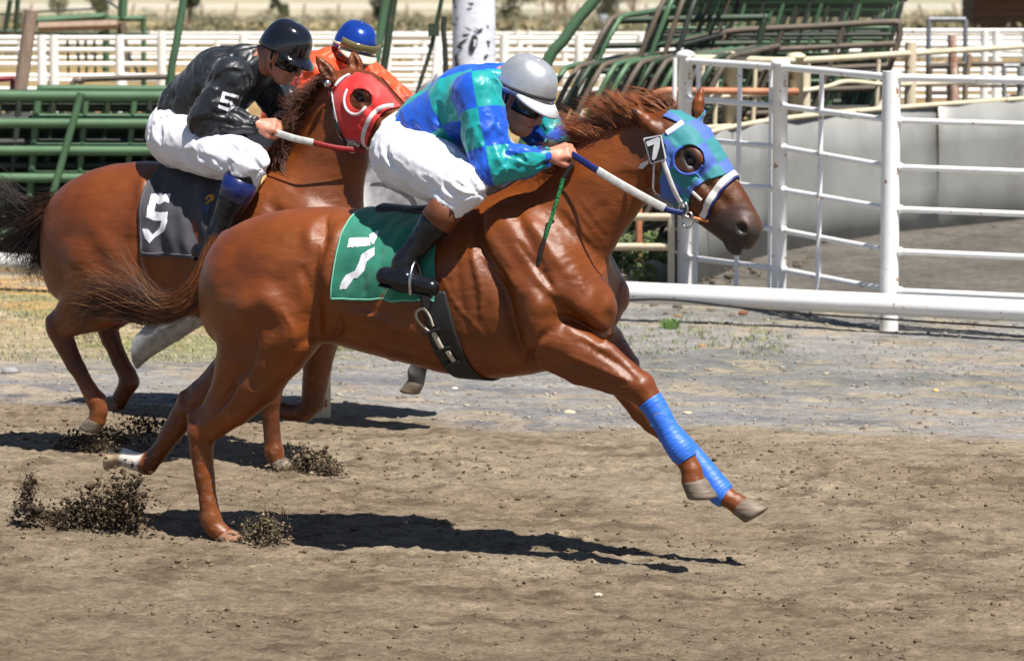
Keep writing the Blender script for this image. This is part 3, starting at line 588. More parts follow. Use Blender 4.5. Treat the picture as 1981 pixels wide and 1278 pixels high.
for k in range(6): panel('%s low panel counting back, darkened to fill the shade under the leaning stack' % seq[k], [(1180+9*k, 128+4*k), (1690-14*k, 120+5*k), (1660-14*k, 420), (1150+9*k, 420)], 32.6+.2*k, 8, 9, .034, DKGR if k % 2 else GRND, GB, rnd=.02)  # dark panels added to fill the shaded gap beneath the stack
# bent green poles
def pole(label, pts, D, r, m, r2=None):
    o = gpt(pts[-1][0], D); e = empty('green_pole', Vector(o)); tag(e, label, 'pole', 'green poles'); w_ = [atD(x, y, D) for x, y in pts]; w_.append(w_[-1]+(w_[-1]-w_[-2])*((w_[-1][2]+.1)/(w_[-2][2]-w_[-1][2]))); c = catmull(rel(w_, o), 5); MB().tube(c, np.linspace(r, r2 or r, len(c)), 12).build('tube', m, e); return e, o
pole('slim green pole rising between the black rider and the left stack', [(362, -60), (355, 0), (342, 80), (330, 150), (318, 330)], 27.9, .030, GRN)
pole('pale green pole just right of the blue helmet', [(760, -60), (747, 0), (735, 70), (724, 140), (705, 330)], 27.5, .033, GRN)
pole('grey green pole close beside the pale green pole', [(765, -20), (757, 30), (748, 95), (738, 160), (715, 330)], 27.8, .030, GRND)
e, o = pole('thin pole carrying a square green plate', [(862, -40), (850, 20), (832, 100), (806, 186), (780, 330)], 28.4, .017, GRND)
MB().box(rel(atD(839, 58, 28.36), o), .088, .02, .10).build('plate', GRND, e, False)
pole('olive post left of the white trunk', [(860, 32), (858, 60), (862, 120), (864, 330)], 29.0, .022, DKGR)
pole('thick curved green pole right of the silver helmet', [(1195, -70), (1150, 0), (1118, 38), (1090, 78), (1055, 130), (1000, 330)], 26.4, .042, GRN)
# white trunk with black scars
D = 30.5; o = gpt(911, D); tr = empty('aspen_tree', Vector(o)); tag(tr, 'white aspen trunk with black scars rising behind the checked rider', 'tree')
BARK = mat('white aspen bark', srgb(236, 236, 242), rough=.6, col2=srgb(214, 214, 222), nscale=3, namt=.8, bump=.004, bscale=18, spots=.74, spot_col=srgb(70, 62, 70), spot_scale=11, stretch=(1, 1, 1.6)); rt = .182
zz = np.linspace(-.1, 5.2, 24); nn = 28; V = []
for z in zz:
    for j in range(nn): a = 2*math.pi*j/nn; r = rt*(1.04-.03*z)*(1+.035*math.sin(3*a+z*1.3)+.02*math.sin(5*a-z*3)); V.append((r*math.cos(a)+.02*math.sin(z), r*math.sin(a), z))
me = mesh_np('trunk', np.array(V), [(i*nn+j, i*nn+(j+1) % nn, (i+1)*nn+(j+1) % nn, (i+1)*nn+j) for i in range(23) for j in range(nn)]+[tuple(range(nn))[::-1], tuple(range(23*nn, 24*nn))]); trunk = obj('trunk', me, BARK, tr)
for a, z in ((.3, 3.6), (2.4, 4.1), (4.4, 4.6), (5.6, 5.0)): d = np.array([math.cos(a), math.sin(a), .9]); MB().tube(catmull([np.array([0, 0, z-.15]), np.array([0, 0, z])+d*.6, np.array([0, 0, z+.2])+d*1.4, np.array([0, 0, z+.5])+d*2.2], 4), np.linspace(.07, .015, 13), 8).build('limb', BARK, tr)
SCAR = mat('black bark scar', srgb(52, 46, 52), rough=.8, bump=.003, bscale=60)
Zt = lambda l: np.array(l)/4.95+np.array([700, 0])
scars = [[(1010, 30), (1070, 28), (1072, 45), (1040, 60)], [(1080, 325), (1110, 360), (1105, 430), (1062, 520), (1028, 485), (1032, 410), (1055, 345)], [(1070, 262), (1120, 290), (1160, 262), (1150, 310), (1125, 312)], [(955, 345), (1035, 320), (1010, 352), (975, 360)], [(970, 262), (1020, 270), (1055, 300), (1030, 296)], [(925, 420), (985, 375), (990, 400), (950, 412), (940, 450)],
         [(905, 440), (945, 430), (955, 465), (915, 470)], [(880, 540), (905, 515), (915, 560), (940, 650), (925, 700), (895, 650), (890, 590)], [(1190, 390), (1235, 400), (1245, 420), (1205, 405)], [(1168, 545), (1190, 525), (1230, 530), (1195, 545), (1190, 565), (1172, 562)], [(1205, 430), (1232, 440), (1225, 462), (1208, 452)], [(1230, 30), (1258, 20), (1262, 75), (1245, 70)], [(870, 0), (888, 0), (882, 45), (872, 40)], [(885, 60), (905, 55), (905, 80), (888, 82)], [(845, 232), (915, 236), (905, 246), (850, 244)], [(890, 168), (925, 180), (918, 205), (905, 182)], [(1190, 240), (1230, 262), (1210, 268)], [(930, 660), (1060, 650), (1050, 690), (940, 700)]]
for s in scars:
    q = Zt(s); g_ = []
    for x, y in q:
        w = atD(x, y, D-rt)-o; xx = np.clip(w[0]/1.0, -rt*.985, rt*.985); rad = rt*(1.04-.03*w[2])*1.035; xx = np.clip(w[0], -rad*.98, rad*.98); g_.append((xx, -math.sqrt(rad*rad-xx*xx)-.004, w[2]))
    n_ = len(g_); c_ = np.mean(g_, 0); c_[1] = min(p[1] for p in g_)-.004; m = MB(); m.add(np.vstack([g_, [c_]]), [(i, (i+1) % n_, n_) for i in range(n_)]); m.build('scar', SCAR, trunk)
q = Zt([(1085, 375), (1100, 390), (1090, 440), (1075, 450), (1058, 430), (1068, 390)]); m = MB(); m.add([(*(atD(x, y, D-rt)-o)[:1], -rt*1.06, (atD(x, y, D-rt)-o)[2]) for x, y in q], [tuple(range(6))]); m.build('scar_heart', BARK, trunk)
# far white fences
FW_ = 'far white pipe fences'
def far_fence(label, D, x0, x1, ys, posts, ptop, r=.03, pr=.045, m=WFAR, D2=None, gate=None):
    D2 = D2 or D; dd = lambda px: np.interp(px, [x0, x1], [D, D2]); o = gpt((x0+x1)/2, (D+D2)/2); e = empty('white_fence', Vector(o)); tag(e, label, 'fence', FW_)
    for y in ys:
        ya, yb = (y if isinstance(y, tuple) else (y, y)); MB().tube(rel([atD(x0, ya, D), atD(x1, yb, D2)], o), r, 8).build('rail', m, e)
    for px in tuple(posts)+tuple(k for k in (-650, -430, -200, 2200, 2440, 2680) if x0 < k < x1): d = dd(px); t = atD(px, ptop, d); b = gpt(px, d); MB().tube(rel([[t[0], d, b[2]-.1], t], o), pr, 8).build('post', m, e)
    return e
far_fence('nearest far white fence crossing the straw yellow ground', 40, -700, 2700, [(73, 76), (96, 100), (124, 126), (146, 150), (172, 176)], (80, 104, 231, 312, 470, 847, 975, 1120, 1240, 1400, 1840, 1930), 68, .026, .05)
far_fence('second white fence behind the straw yellow ground', 47, -700, 2700, [(84, 83), (114, 108), (157, 152)], (40, 239, 420, 600, 706, 820, 1005, 1092, 1310, 1700, 1905), 80, .026, .045)
far_fence('farthest white fence below the sagebrush slope', 58, 255, 2700, [(65, 66), (79, 78), (104, 102)], (311, 575, 803, 1001, 1024, 1160, 1480, 1925), 60, .024, .045)
far_fence('dense white rails at the far right', 36, 1640, 2700, [(60, 60), (88, 86), (109, 107), (137, 136), (165, 163), (189, 187)], (1688, 1905, 1927, 1985), 58, .022, .04)
def gatefr(label, c4, D, m, r, nb, name='gate'):
    C = [atD(x, y, D) for x, y in c4]; o = (C[2]+C[3])/2; e = empty(name, Vector(o)); tag(e, label, 'gate'); C = [rel(c, o) for c in C]
    for a, b in ((0, 1), (1, 2), (2, 3), (3, 0)): MB().bar(C[a], C[b], r).build('bar', m, e)
    for k in range(nb): t = (k+1)/(nb+1); MB().bar(C[0]*(1-t)+C[3]*t, C[1]*(1-t)+C[2]*t, r*.7).build('rail', m, e)
gatefr('white gate hanging between the green poles', [(755, 70), (845, 70), (826, 330), (736, 330)], 37, WFAR, .03, 7)
gatefr('grey steel frame standing beyond the pen at right', [(1797, 38), (1868, 38), (1864, 372), (1793, 372)], 34.5, mat('grey galvanised', srgb(140, 142, 148), rough=.5, metal=.4), .024, 0)
o = gpt(1842, 33.0); rp_ = empty('rusty_post', Vector(o)); tag(rp_, 'tall rust stained post behind the pen at right', 'post'); MB().tube(rel([atD(1842, 68, 33), gpt(1846, 33.0)], o), .042, 10).build('pole', mat('rust stained white', srgb(214, 196, 180), rough=.7, col2=srgb(150, 92, 66), nscale=10, namt=.5), rp_)
o = gpt(1872, 32.4); rp_ = empty('bent_post', Vector(o)); tag(rp_, 'grey bent post right of the rust stained one', 'post'); MB().tube(catmull(rel([atD(1876, 105, 32.4), atD(1872, 140, 32.4), atD(1868, 180, 32.4), gpt(1864, 32.4)], o), 4), .022, 8).build('pole', OLDW, rp_)
gatefr('dark rusty gate with mesh left of the rust stained post', [(1798, 128), (1838, 128), (1838, 384), (1794, 384)], 33.6, RUST, .03, 9); gatefr('galvanised gate at the right edge', [(1942, 128), (1972, 128), (1972, 390), (1946, 390)], 33.0, mat('galvanised gate', srgb(150, 152, 156), rough=.5, metal=.4), .022, 8)
gatefr('rusty pipe gate beyond the rust stained post', [(1850, 124), (2060, 124), (2060, 376), (1854, 376)], 34.2, RUST, .024, 5)
# green farm machine at the upper left
o = gpt(140, 42); fm = empty('farm_machine', Vector(o)); tag(fm, 'green steel farm implement with a plank at the upper left', 'machine')
def fb(a, b, r, m=GRN, n='beam', D=42): MB().bar(rel(atD(*a, D), o), rel(atD(*b, D), o), r, 4).build(n, m, fm, False)
fb((70, 40), (205, 32), .045); fb((60, 24), (185, 17), .012, DKGR, 'rod'); fb((-40, 60), (290, 68), .03, GRND); fb((205, 30), (205, 140), .04, D=41.9); fb((240, -30), (236, 36), .055); fb((205, 36), (282, 36), .035); fb((278, 30), (278, 130), .03); fb((75, 53), (228, 48), .055, OLDW, 'plank', 41.85); fb((-40, 28), (45, 27), .012, DKGR, 'rod'); fb((36, -20), (30, 60), .03, GRND); fb((20, 0), (10, 60), .03, GRND); fb((195, -6), (230, 17), .016, DKGR, 'rod'); fb((234, 44), (244, 140), .055, RUST, 'tine', 41.9); fb((244, 100), (272, 150), .02, DKGR, 'tine', 41.9)
for x in (110, 130, 150, 165, 182): fb((x, 68), (x+3, 150), .016, GRND, 'tine')
gp = gpt(100, 42); fb((100, 68), (98, 292), .03, GRND, 'leg'); fb((-20, 60), (-20, 292), .03, GRND, 'leg'); fb((278, 120), (278, 292), .03, GRND, 'leg')
# wooden shed, barrel, wire fences, bushes and trees up the slope
D = 120; o = gpt(1935, D); sh_ = empty('shed', Vector(o)); tag(sh_, 'dark brown timber shed at the upper right corner', 'shed'); hgt = atD(1935, -12, D)[2]-o[2]; wdt = (2060-1868)/FPX*D
DKW = mat('dark timber', srgb(92, 72, 62), rough=.9, col2=srgb(70, 54, 46), nscale=3, stretch=(1, 1, 8))
for k in range(7): MB().box((wdt*.12, 0, hgt*(k+.5)/7), wdt, 3.0, hgt/7*.94).build('plank', DKW, sh_, False)
MB().box((wdt*.12, -.2, hgt+.12), wdt*1.06, 3.8, .16).build('roof', mat('red brown roof', srgb(150, 84, 66), rough=.8), sh_, False)
D = 150; o = gpt(1165, D); ba = empty('barrel', Vector(o)); tag(ba, 'pale grey barrel on a stand among the trees', 'barrel'); zt = atD(1165, 29, D)[2]-o[2]; zb = atD(1165, 50, D)[2]-o[2]; rb = 9.5/FPX*D
ba_m = mat('pale grey metal', srgb(158, 164, 172), rough=.6); MB().lathe((0, 0, 0), [(rb*.9, zb), (rb, zb+.03), (rb, zt-.03), (rb*.95, zt)], 14).build('drum', ba_m, ba)
for q in (-1, 1): MB().bar((q*rb*.6, 0, -.1), (q*rb*.6, 0, zb+.05), .04, 6).build('leg', DKGR, ba)
def wire_fence(label, D, y, x0, x1, step, ph, m, r=.012):
    o = gpt((x0+x1)/2, D); e = empty('wire_fence', Vector(o)); tag(e, label, 'fence')
    for k in range(2): MB().tube(rel([atD(x0, y+k*ph*.4, D), atD(x1, y+k*ph*.4, D)], o), r, 4).build('wire', m, e)
    for px in np.arange(x0, x1, step): t = atD(px, y-2, D); b = gpt(px, D); MB().bar(rel([b[0], D, b[2]-.1], o), rel(t, o), .05*D/150, 6).build('post', OLDW, e)
wire_fence('wire fence on thin posts crossing the slope', 150, 33, -700, 2700, 118, 14, DKGR, .014)
wire_fence('pale post and rail fence high on the slope', 330, 10, -400, 2500, 66, 14, WFAR, .05)
LEAFM = mat('small leaves', (1, 1, 1), rough=.75, attr='tint', nscale=3, namt=.5, col2=(.7, .7, .7))
def leafy(blobs, n, size, cols, seed, flat=1.0):
    """blobs: rows (x, y, z, r); small leaf faces spread through the volume"""
    g = np.random.default_rng(seed); V = []; C = []; B = np.asarray(blobs, float); w = B[:, 3]**2; w = w/w.sum(); k = g.choice(len(B), n, p=w)
    d = g.normal(size=(n, 3)); d /= np.linalg.norm(d, axis=1)[:, None]; r = B[k, 3]*(.35+.65*g.random(n)**.5); c = B[k, :3]+d*r[:, None]*[1, 1, flat]
    a = g.normal(size=(n, 3)); a /= np.linalg.norm(a, axis=1)[:, None]; b = np.cross(a, g.normal(size=(n, 3))); b /= np.linalg.norm(b, axis=1)[:, None]; s = size*(.5+g.random(n))[:, None]
    v = np.stack([c-a*s, c-b*s*.4, c+a*s, c+b*s*.4], 1).reshape(-1, 3); f = np.arange(4*n).reshape(n, 4); cc = np.asarray(cols)[g.integers(len(cols), size=n)]*(.55+.8*g.random((n, 1)))
    me = mesh_np('leaves', v, f, False); set_attr(me, 'tint', np.repeat(cc, 4, 0)); return me
JUN = [srgb(62, 70, 44), srgb(78, 84, 52), srgb(96, 98, 62), srgb(50, 56, 36)]; SAGE = [srgb(146, 144, 116), srgb(122, 120, 90), srgb(168, 162, 134)]; WEED = [srgb(84, 112, 58), srgb(112, 132, 76), srgb(132, 140, 98)]
for i, (px, D, w_, h_, lab) in enumerate([(372, 230, 62, 64, 'dark juniper above the slim green pole'), (545, 260, 34, 40, 'small dark juniper above the black helmet'), (741, 220, 54, 60, 'dark juniper behind the pale green pole'), (992, 235, 86, 64, 'broad dark juniper right of the white trunk'), (1166, 225, 66, 62, 'dark juniper behind the pale grey barrel'), (205, 250, 60, 46, 'dark bushy tree above the farm implement'), (120, 270, 70, 52, 'pale bushy tree above the leaning wooden post')]):
    o = gpt(px, D); t = empty('juniper_tree', Vector(o)); tag(t, lab, 'tree', 'junipers on the slope'); k = D/FPX; R_ = w_*k/2; Hh = h_*k*1.25; gq = np.random.default_rng(200+i)
    bl = [(gq.normal()*R_*.38, gq.normal()*R_*.38, Hh*(.25+.7*gq.random()), R_*(.30+.22*gq.random())) for _ in range(11)]; obj('crown', leafy(bl, 1500, .11, JUN if i < 6 else SAGE, 210+i), LEAFM, t)
    MB().tube([(0, 0, -.2), (.05, 0, Hh*.4), (0, .05, Hh*.8)], [.14, .1, .04], 8).build('trunk', OLDW, t)
for i, (px, D, lab) in enumerate([(1075, 205, 'thin bare pale tree right of the thick curved green pole'), (1222, 210, 'grey bushy tree left of the tall leaning panels'), (1092, 215, 'bare forked tree beside the thin pale one')]):
    o = gpt(px, D); t = empty('bare_tree', Vector(o)); tag(t, lab, 'tree', 'bare trees on the slope'); gq = np.random.default_rng(300+i); MB().tube([(0, 0, -.2), (.05, 0, 1.2), (.1, 0, 2.0)], [.12, .09, .06], 8).build('trunk', OLDW, t)
    for k in range(9): a = gq.random()*6.28; d = np.array([math.cos(a)*.6, math.sin(a)*.6, 1.1]); z0 = .6+1.3*gq.random(); MB().tube([(0.03, 0, z0), np.array([0, 0, z0])+d*.7, np.array([gq.normal()*.2, 0, z0])+d*1.5], [.045, .03, .01], 5).build('limb', OLDW, t)
    bl = [(gq.normal()*.6, gq.normal()*.6, 1.6+1.6*gq.random(), .4) for _ in range(8)]; obj('crown', leafy(bl, 500, .09, SAGE, 310+i), LEAFM, t)
gq = np.random.default_rng(55); bl = []
for _ in range(700):
    D = 80+270*gq.random()**1.2; px = -80+2140*gq.random(); q = gpt(px, D); r = .3+.5*gq.random(); bl.append((q[0], q[1], q[2]+r*.5, r))
tag(obj('sagebrush', leafy(bl, 42000, .10, [tuple(x*.75 for x in c) for c in SAGE]+[srgb(92, 92, 64), srgb(150, 134, 96)], 56, .7), LEAFM), 'low grey green sagebrush dotted over the slope', 'sagebrush', None, 'stuff')
# weeds and rock by the cream rails
o = gpt(1225, 25.6); we = empty('weed_bush', Vector(o)); tag(we, 'leafy green weeds under the cream rails by horse 7', 'weeds')
gq = np.random.default_rng(66); bl = [(gq.normal()*.22, gq.normal()*.2, .05+.22*gq.random(), .10) for _ in range(16)]; obj('foliage', leafy(bl, 3800, .022, WEED, 67), LEAFM, we)
for k in range(6): MB().tube([(gq.normal()*.1, gq.normal()*.1, -.05), (gq.normal()*.2, gq.normal()*.1, .3)], [.008, .004], 5).build('stem', OLDW, we)
w = gpt(1268, 25.3); 
def boulder(px, D, r, label, seed): 
    o_ = stone(px, 640, r, srgb(150, 148, 138), label, 'boulder', 'rock', seed, .7); w_ = gpt(px, D); o_.location = Vector((w_[0], w_[1], r*.3))
boulder(1262, 25.4, .17, 'grey rock among the weeds beside the cream gate post', 21)

gq = np.random.default_rng(88); n_ = 3000; D_ = 22.6+9*gq.random(n_); X_ = .7+4.6*gq.random(n_); pp = np.stack([X_, D_, 0*X_+.004], 1); pp = pp[(X_ < 1.0+.55*(D_-24.6)) | (D_ < 24.8)]; pp[:, 2] += .0
scatter('pen_clods', pp, .006+.03*gq.random(len(pp))**6+.006*gq.random(len(pp)), CLODM, np.array(srgb(118, 108, 96))[None]*(.45+.7*gq.random((len(pp), 1))), 'clods and droppings strewn over the floor of the pen', 'dirt')
# ------------------------------------------------------------------ horses
COAT = mat('horse coat', (1, 1, 1), rough=0.41, col2=(0.70, 0.62, 0.56), nscale=4, namt=0.9, attr='tint', bump=0.0011, bscale=330, stretch=(.45, 1, 1), spec=0.44, rvar=0.10, bump2=.0045, bscale2=20)
GREYCOAT = mat('grey horse coat', (1, 1, 1), rough=0.5, col2=(0.55, 0.55, 0.57), nscale=26, namt=0.7, attr='tint', bump=0.0009, bscale=260)
HAIR = mat('horse hair', (1, 1, 1), rough=0.42, nscale=30, namt=0.6, attr='tint', spec=0.6)
HOOF = mat('hoof horn', srgb(134, 118, 100), rough=0.6, col2=srgb(78, 68, 60), nscale=16, namt=0.8, bump=0.001, bscale=60, stretch=(1, 1, 6))
EYE = mat('horse eye', (0.012, 0.006, 0.004), rough=0.08, spec=.6)
STEEL = mat('bright steel', (0.6, 0.6, 0.62), rough=0.22, metal=1.0)
def strands(guides, n, root, tip, r0, col, seed, m=16, wob=0.02, clump=6, lenvar=0.35, r1=0.25, bias=1.0):
    """hair: each lock follows a place between neighbouring guide lines"""
    g = np.random.default_rng(seed); G = []
    for q in guides:
        q = catmull(q, 8); d = np.r_[0, np.cumsum(np.linalg.norm(np.diff(q, axis=0), axis=1))]; u = np.linspace(0, d[-1], m)
        G.append(np.stack([np.interp(u, d, q[:, i]) for i in range(3)], 1))
    G = np.array(G); V = []; Fc = []; C = []; base = 0; s = np.linspace(0, 1, m)
    cw = g.random((clump, 1))**bias; coff = g.normal(size=(clump, 3)); cph = g.random((clump, 3))*6.28; cfr = 2+g.random((clump, 3))*4
    tri = np.array([0, 2*np.pi/3, 4*np.pi/3])
    for k in range(n):
        c = g.integers(clump); w = np.clip(cw[c, 0]+g.normal()*0.10, 0, 0.999)*(len(G)-1); i = int(w); w -= i
        p = G[i]*(1-w)+G[min(i+1, len(G)-1)]*w
        L = 1-lenvar*g.random()**2; u = s*L; p = np.stack([np.interp(u, s, p[:, j]) for j in range(3)], 1)
        spread = root*(1-u)+tip*u
        p = p+coff[c]*0.85*spread[:, None]+g.normal(size=3)*(root*.75*(1-.35*u)+tip*.16*u)[:, None]+wob*u[:, None]*np.sin(cfr[c]*u[:, None]*2+cph[c]+g.normal(size=3)*0.5)
        t = np.gradient(p, axis=0); t /= np.linalg.norm(t, axis=1)[:, None]+1e-9
        a = np.cross(t, [0.3, 0.9, 0.2]); a /= np.linalg.norm(a, axis=1)[:, None]+1e-9; b = np.cross(t, a)
        r = r0*(0.7+0.6*g.random())*(1-(1-r1*0.4)*s**1.5)
        V.append((p[:, None]+r[:, None, None]*(a[:, None]*np.cos(tri)[None, :, None]+b[:, None]*np.sin(tri)[None, :, None])).reshape(-1, 3))
        j = np.arange(m-1)[:, None]*3; q = np.arange(3)[None]
        Fc.append((base+np.stack([j+q, j+(q+1) % 3, j+3+(q+1) % 3, j+3+q], 2)).reshape(-1, 4)); base += 3*m
        cc = col(s, g); C.append(np.repeat(cc, 3, 0))
    me = mesh_np('hair', np.vstack(V), np.vstack(Fc)); set_attr(me, 'tint', np.vstack(C)); return me

class Head:
    """canonical horse head: x from poll to muzzle, z to the bridge of the nose, y to the far side"""
    def __init__(s, a, b, turn=0.0, scale=1.0, roll=0.0):
        a = np.asarray(a); b = np.asarray(b); x = (b-a)/np.linalg.norm(b-a)
        y = np.array([0, 1.0, 0]); y = y-np.dot(y, x)*x; y /= np.linalg.norm(y); z = np.cross(x, y)
        if z[2] < 0 and x[0] > 0: z = -z
        s.o = a; s.x, s.y, s.z = x, y, z; s.k = scale
        if roll: c, d = math.cos(roll), math.sin(roll); s.y, s.z = c*y+d*z, c*z-d*y
        s.R = np.stack([s.x, s.y, s.z])
    def __call__(s, x, y, z): return s.o+s.k*(x*s.x+y*s.y+z*s.z)
    def build(s, F):
        k = s.k; R = s.R
        def el(x, y, z, r, kk=0.03, sub=False): F.ell(s(x, y, z), np.array(r)*k, kk, R, sub)
        def sec(x0, x1, z0, z1, r0, r1, w0, w1):        # a run of flat ellipsoids: depth r, half width w
            for t in np.linspace(0, 1, 6):
                r = r0+(r1-r0)*t; el(x0+(x1-x0)*t, 0, z0+(z1-z0)*t, (max(r*0.75, 0.05), w0+(w1-w0)*t, r), 0.03)
        sec(-0.09, 0.03, 0.01, 0.0, 0.095, 0.145, 0.075, 0.1)
        sec(0.03, 0.20, 0.0, -0.006, 0.147, 0.120, 0.1, 0.08)
        sec(0.20, 0.32, -0.006, 0.004, 0.118, 0.090, 0.08, 0.058)
        sec(0.32, 0.42, 0.004, 0.006, 0.088, 0.072, 0.057, 0.056)
        el(0.435, 0, 0.012, (0.048, 0.054, 0.058), 0.02); el(0.452, 0, -0.008, (0.038, 0.047, 0.036), 0.015)
        F.cone(s(0.20, 0, -0.080), s(0.40, 0, -0.060), 0.036*k, 0.022*k, 0.02); el(0.434, 0, -0.068, (0.044, 0.036, 0.027), 0.008)
        F.cone(s(0.1, 0, 0.115), s(0.42, 0, 0.050), 0.026*k, 0.018*k, 0.03)
        for q in (-1, 1):
            el(0.06, q*0.058, -0.062, (0.105, 0.045, 0.088), 0.025)               # jowl
            el(0.09, q*0.074, 0.086, (0.055, 0.032, 0.026), 0.02)                 # brow
            F.cone(s(0.11, q*0.092, 0.020), s(0.29, q*0.060, -0.004), 0.015*k, 0.009*k, 0.018)   # cheek bone ridge
            F.cone(s(0.15, q*0.100, 0.045), s(0.30, q*0.075, 0.045), 0.010*k, 0.008*k, 0.03, sub=True)
            F.cone(s(0.17, q*0.098, -0.045), s(0.30, q*0.075, -0.038), 0.008*k, 0.006*k, 0.02, sub=True)
            el(0.410, q*0.046, 0.027, (0.042, 0.022, 0.036), 0.012)               # nostril wing
            el(0.420, q*0.074, 0.027, (0.026, 0.024, 0.021), 0.006, True)         # nostril
            el(0.088, q*0.106, 0.055, (0.032, 0.022, 0.019), 0.008, True)         # eye socket
            F.cone(s(0.060, q*0.090, 0.078), s(0.116, q*0.086, 0.074), 0.011*k, 0.009*k, 0.010); F.cone(s(0.066, q*0.092, 0.030), s(0.114, q*0.086, 0.032), 0.007*k, 0.007*k, 0.010)
            F.cone(s(0.368, q*0.062, -0.052), s(0.425, q*0.056, -0.047), 0.007*k, 0.009*k, 0.006, sub=True); F.cone(s(0.425, q*0.056, -0.047), s(0.485, q*0.02, -0.040), 0.009*k, 0.010*k, 0.006, sub=True)
def ear(F, base, tip, fwd, r=0.03):
    base, tip, fwd = (np.asarray(q, float) for q in (base, tip, fwd)); m = base+(tip-base)*0.42
    F.chain([(base, r*0.8), (base+(tip-base)*.3, r), (m+(tip-base)*.12, r*.95), (base+(tip-base)*.8, r*.55), (tip, r*0.15)], 0.015)
    F.cone(base+(tip-base)*0.2+fwd*r*1.12, m+fwd*r*1.15, r*0.45, r*0.62, 0.006, sub=True); F.cone(m+fwd*r*1.15, base+(tip-base)*0.86+fwd*r*0.62, r*0.62, r*0.2, 0.006, sub=True)
def hoof(cor, sole, toe, root, name='hoof', r=0.046, mt=None):
    """coronet ring, sloping wall longer at the toe, rounded sole"""
    cor, sole, toe = (np.asarray(q, float) for q in (cor, sole, toe)); ax = sole-cor; h = np.linalg.norm(ax); a_ = ax/h; toe = toe-np.dot(toe, a_)*a_; toe /= np.linalg.norm(toe); lat = np.cross(a_, toe); n = 20; V = []
    for w, rl, rt, fw, sk in ((-.25, .80, .80, -.002, 0), (-.04, .96, .98, 0, .0), (.10, 1.0, 1.06, .003, .03), (.45, 1.05, 1.12, .010, .16), (.80, 1.10, 1.20, .017, .30), (.97, 1.10, 1.22, .021, .36), (1.03, .98, 1.08, .021, .36), (1.05, .5, .55, .018, .36)):
        for k in range(n):
            q = 2*math.pi*k/n; c, s_ = math.cos(q), math.sin(q); V.append(cor+a_*h*(w-sk*.55*(1-c)*.5)+toe*(r*rt*c*(1 if c > 0 else .86)+fw)+lat*r*rl*s_)
    f = [(i*n+k, i*n+(k+1) % n, (i+1)*n+(k+1) % n, (i+1)*n+k) for i in range(7) for k in range(n)]+[tuple(range(n-1, -1, -1)), tuple(range(7*n, 8*n))]
    return obj(name, mesh_np(name, np.array(V), f), mt or HOOF, root)
DUSTY = mat('dusty hoof', srgb(150, 106, 82), rough=.85, col2=srgb(124, 92, 72), nscale=20, namt=.8, bump=.002, bscale=60)
PALEH = mat('pale hoof', srgb(214, 190, 158), rough=.6, col2=srgb(150, 122, 92), nscale=14, namt=.8)
NOSTRIL = mat('nostril', (.010, .007, .006), rough=.6)
def add_nostrils(H, root):
    for q in (-1, 1):
        a = np.linspace(0, math.pi, 8); m = MB(); m.lathe((0, 0, 0), [(max(math.sin(x), .01), -math.cos(x)) for x in a], 14); me = m.mesh('nostril')
        M = np.eye(4); M[:3, 0] = H.x*.026+H.z*.004; M[:3, 1] = H.y*.007; M[:3, 2] = H.z*.019-H.x*.004; M[:3, 3] = H(.420, q*.0475, .027); me.transform(Matrix(M.tolist())); obj('nostril', me, NOSTRIL, root)
CHEST = np.array([0.204, 0.053, 0.0088])
def coat_tint(v, fr, base, rules, seed=3):
    """rules: (point, radius, colour, softness) patches of the coat's own colour"""
    n = fbm(v*[3, 3, 3], seed, 3)[:, None]; n2 = fbm(v*[16, 16, 22], seed+2, 2)[:, None]; c = np.asarray(base)*(1+0.20*n+.10*n2)
    dust = np.clip((fbm(v*[80, 80, 80], seed+3, 2)-.62+.45*np.clip((.55-v[:, 2])/.5, 0, 1))*3, 0, 1)[:, None]*np.clip((.8-v[:, 2])/.8, 0, .35)[:, None]; c = c*(1-dust)+np.array([.30, .23, .16])*dust   # thrown up dirt clinging to legs and belly
    for p, q, r, colr, soft in rules:
        a = np.asarray(p, float); b = np.asarray(q, float); t = seg_param(v[:, 0], v[:, 1], v[:, 2], a, b)
        m = (np.abs(v-(a+b)/2) < np.abs(b-a)/2+r+soft+.03).all(1); d = np.full(len(v), 9.0); d[m] = np.linalg.norm(v[m]-(a+t[m][:, None]*(b-a)), axis=1)+0.014*fbm(v[m]*20, seed+5, 2)
        w = np.clip((r+soft-d)/(2*soft+1e-6), 0, 1)[:, None]; w = w*w*(3-2*w); c = c*(1-w)+np.asarray(colr)*w
    return np.clip(c, 0, 1)
def add_eye(H, root, name='eye', q=-1):
    m = MB(); a = np.linspace(0, math.pi, 9); c = H(0.090, q*0.0845, 0.054); r = 0.0205*H.k
    m.lathe((0, 0, 0), [(max(r*math.sin(x), 0.0004), -r*math.cos(x)) for x in a], 16); me = m.mesh(name); me.transform(Matrix.Translation(Vector(c)))
    return obj(name, me, EYE, root)
def leg_chain(fr, pts): return [(fr.P(p[0], p[1], p[2]), p[3]*(1.11 if .03 < p[3] < .066 else 1.0)) + ((p[4],) if len(p) > 4 else ()) for p in pts]
def stations(fr, rows):
    out = []
    for px, top, bot, hw in rows:
        a = fr.P(px, top, 0); b = fr.P(px, bot, 0); out.append(((a[0]+b[0])/2, a[2], b[2], hw))
    return out
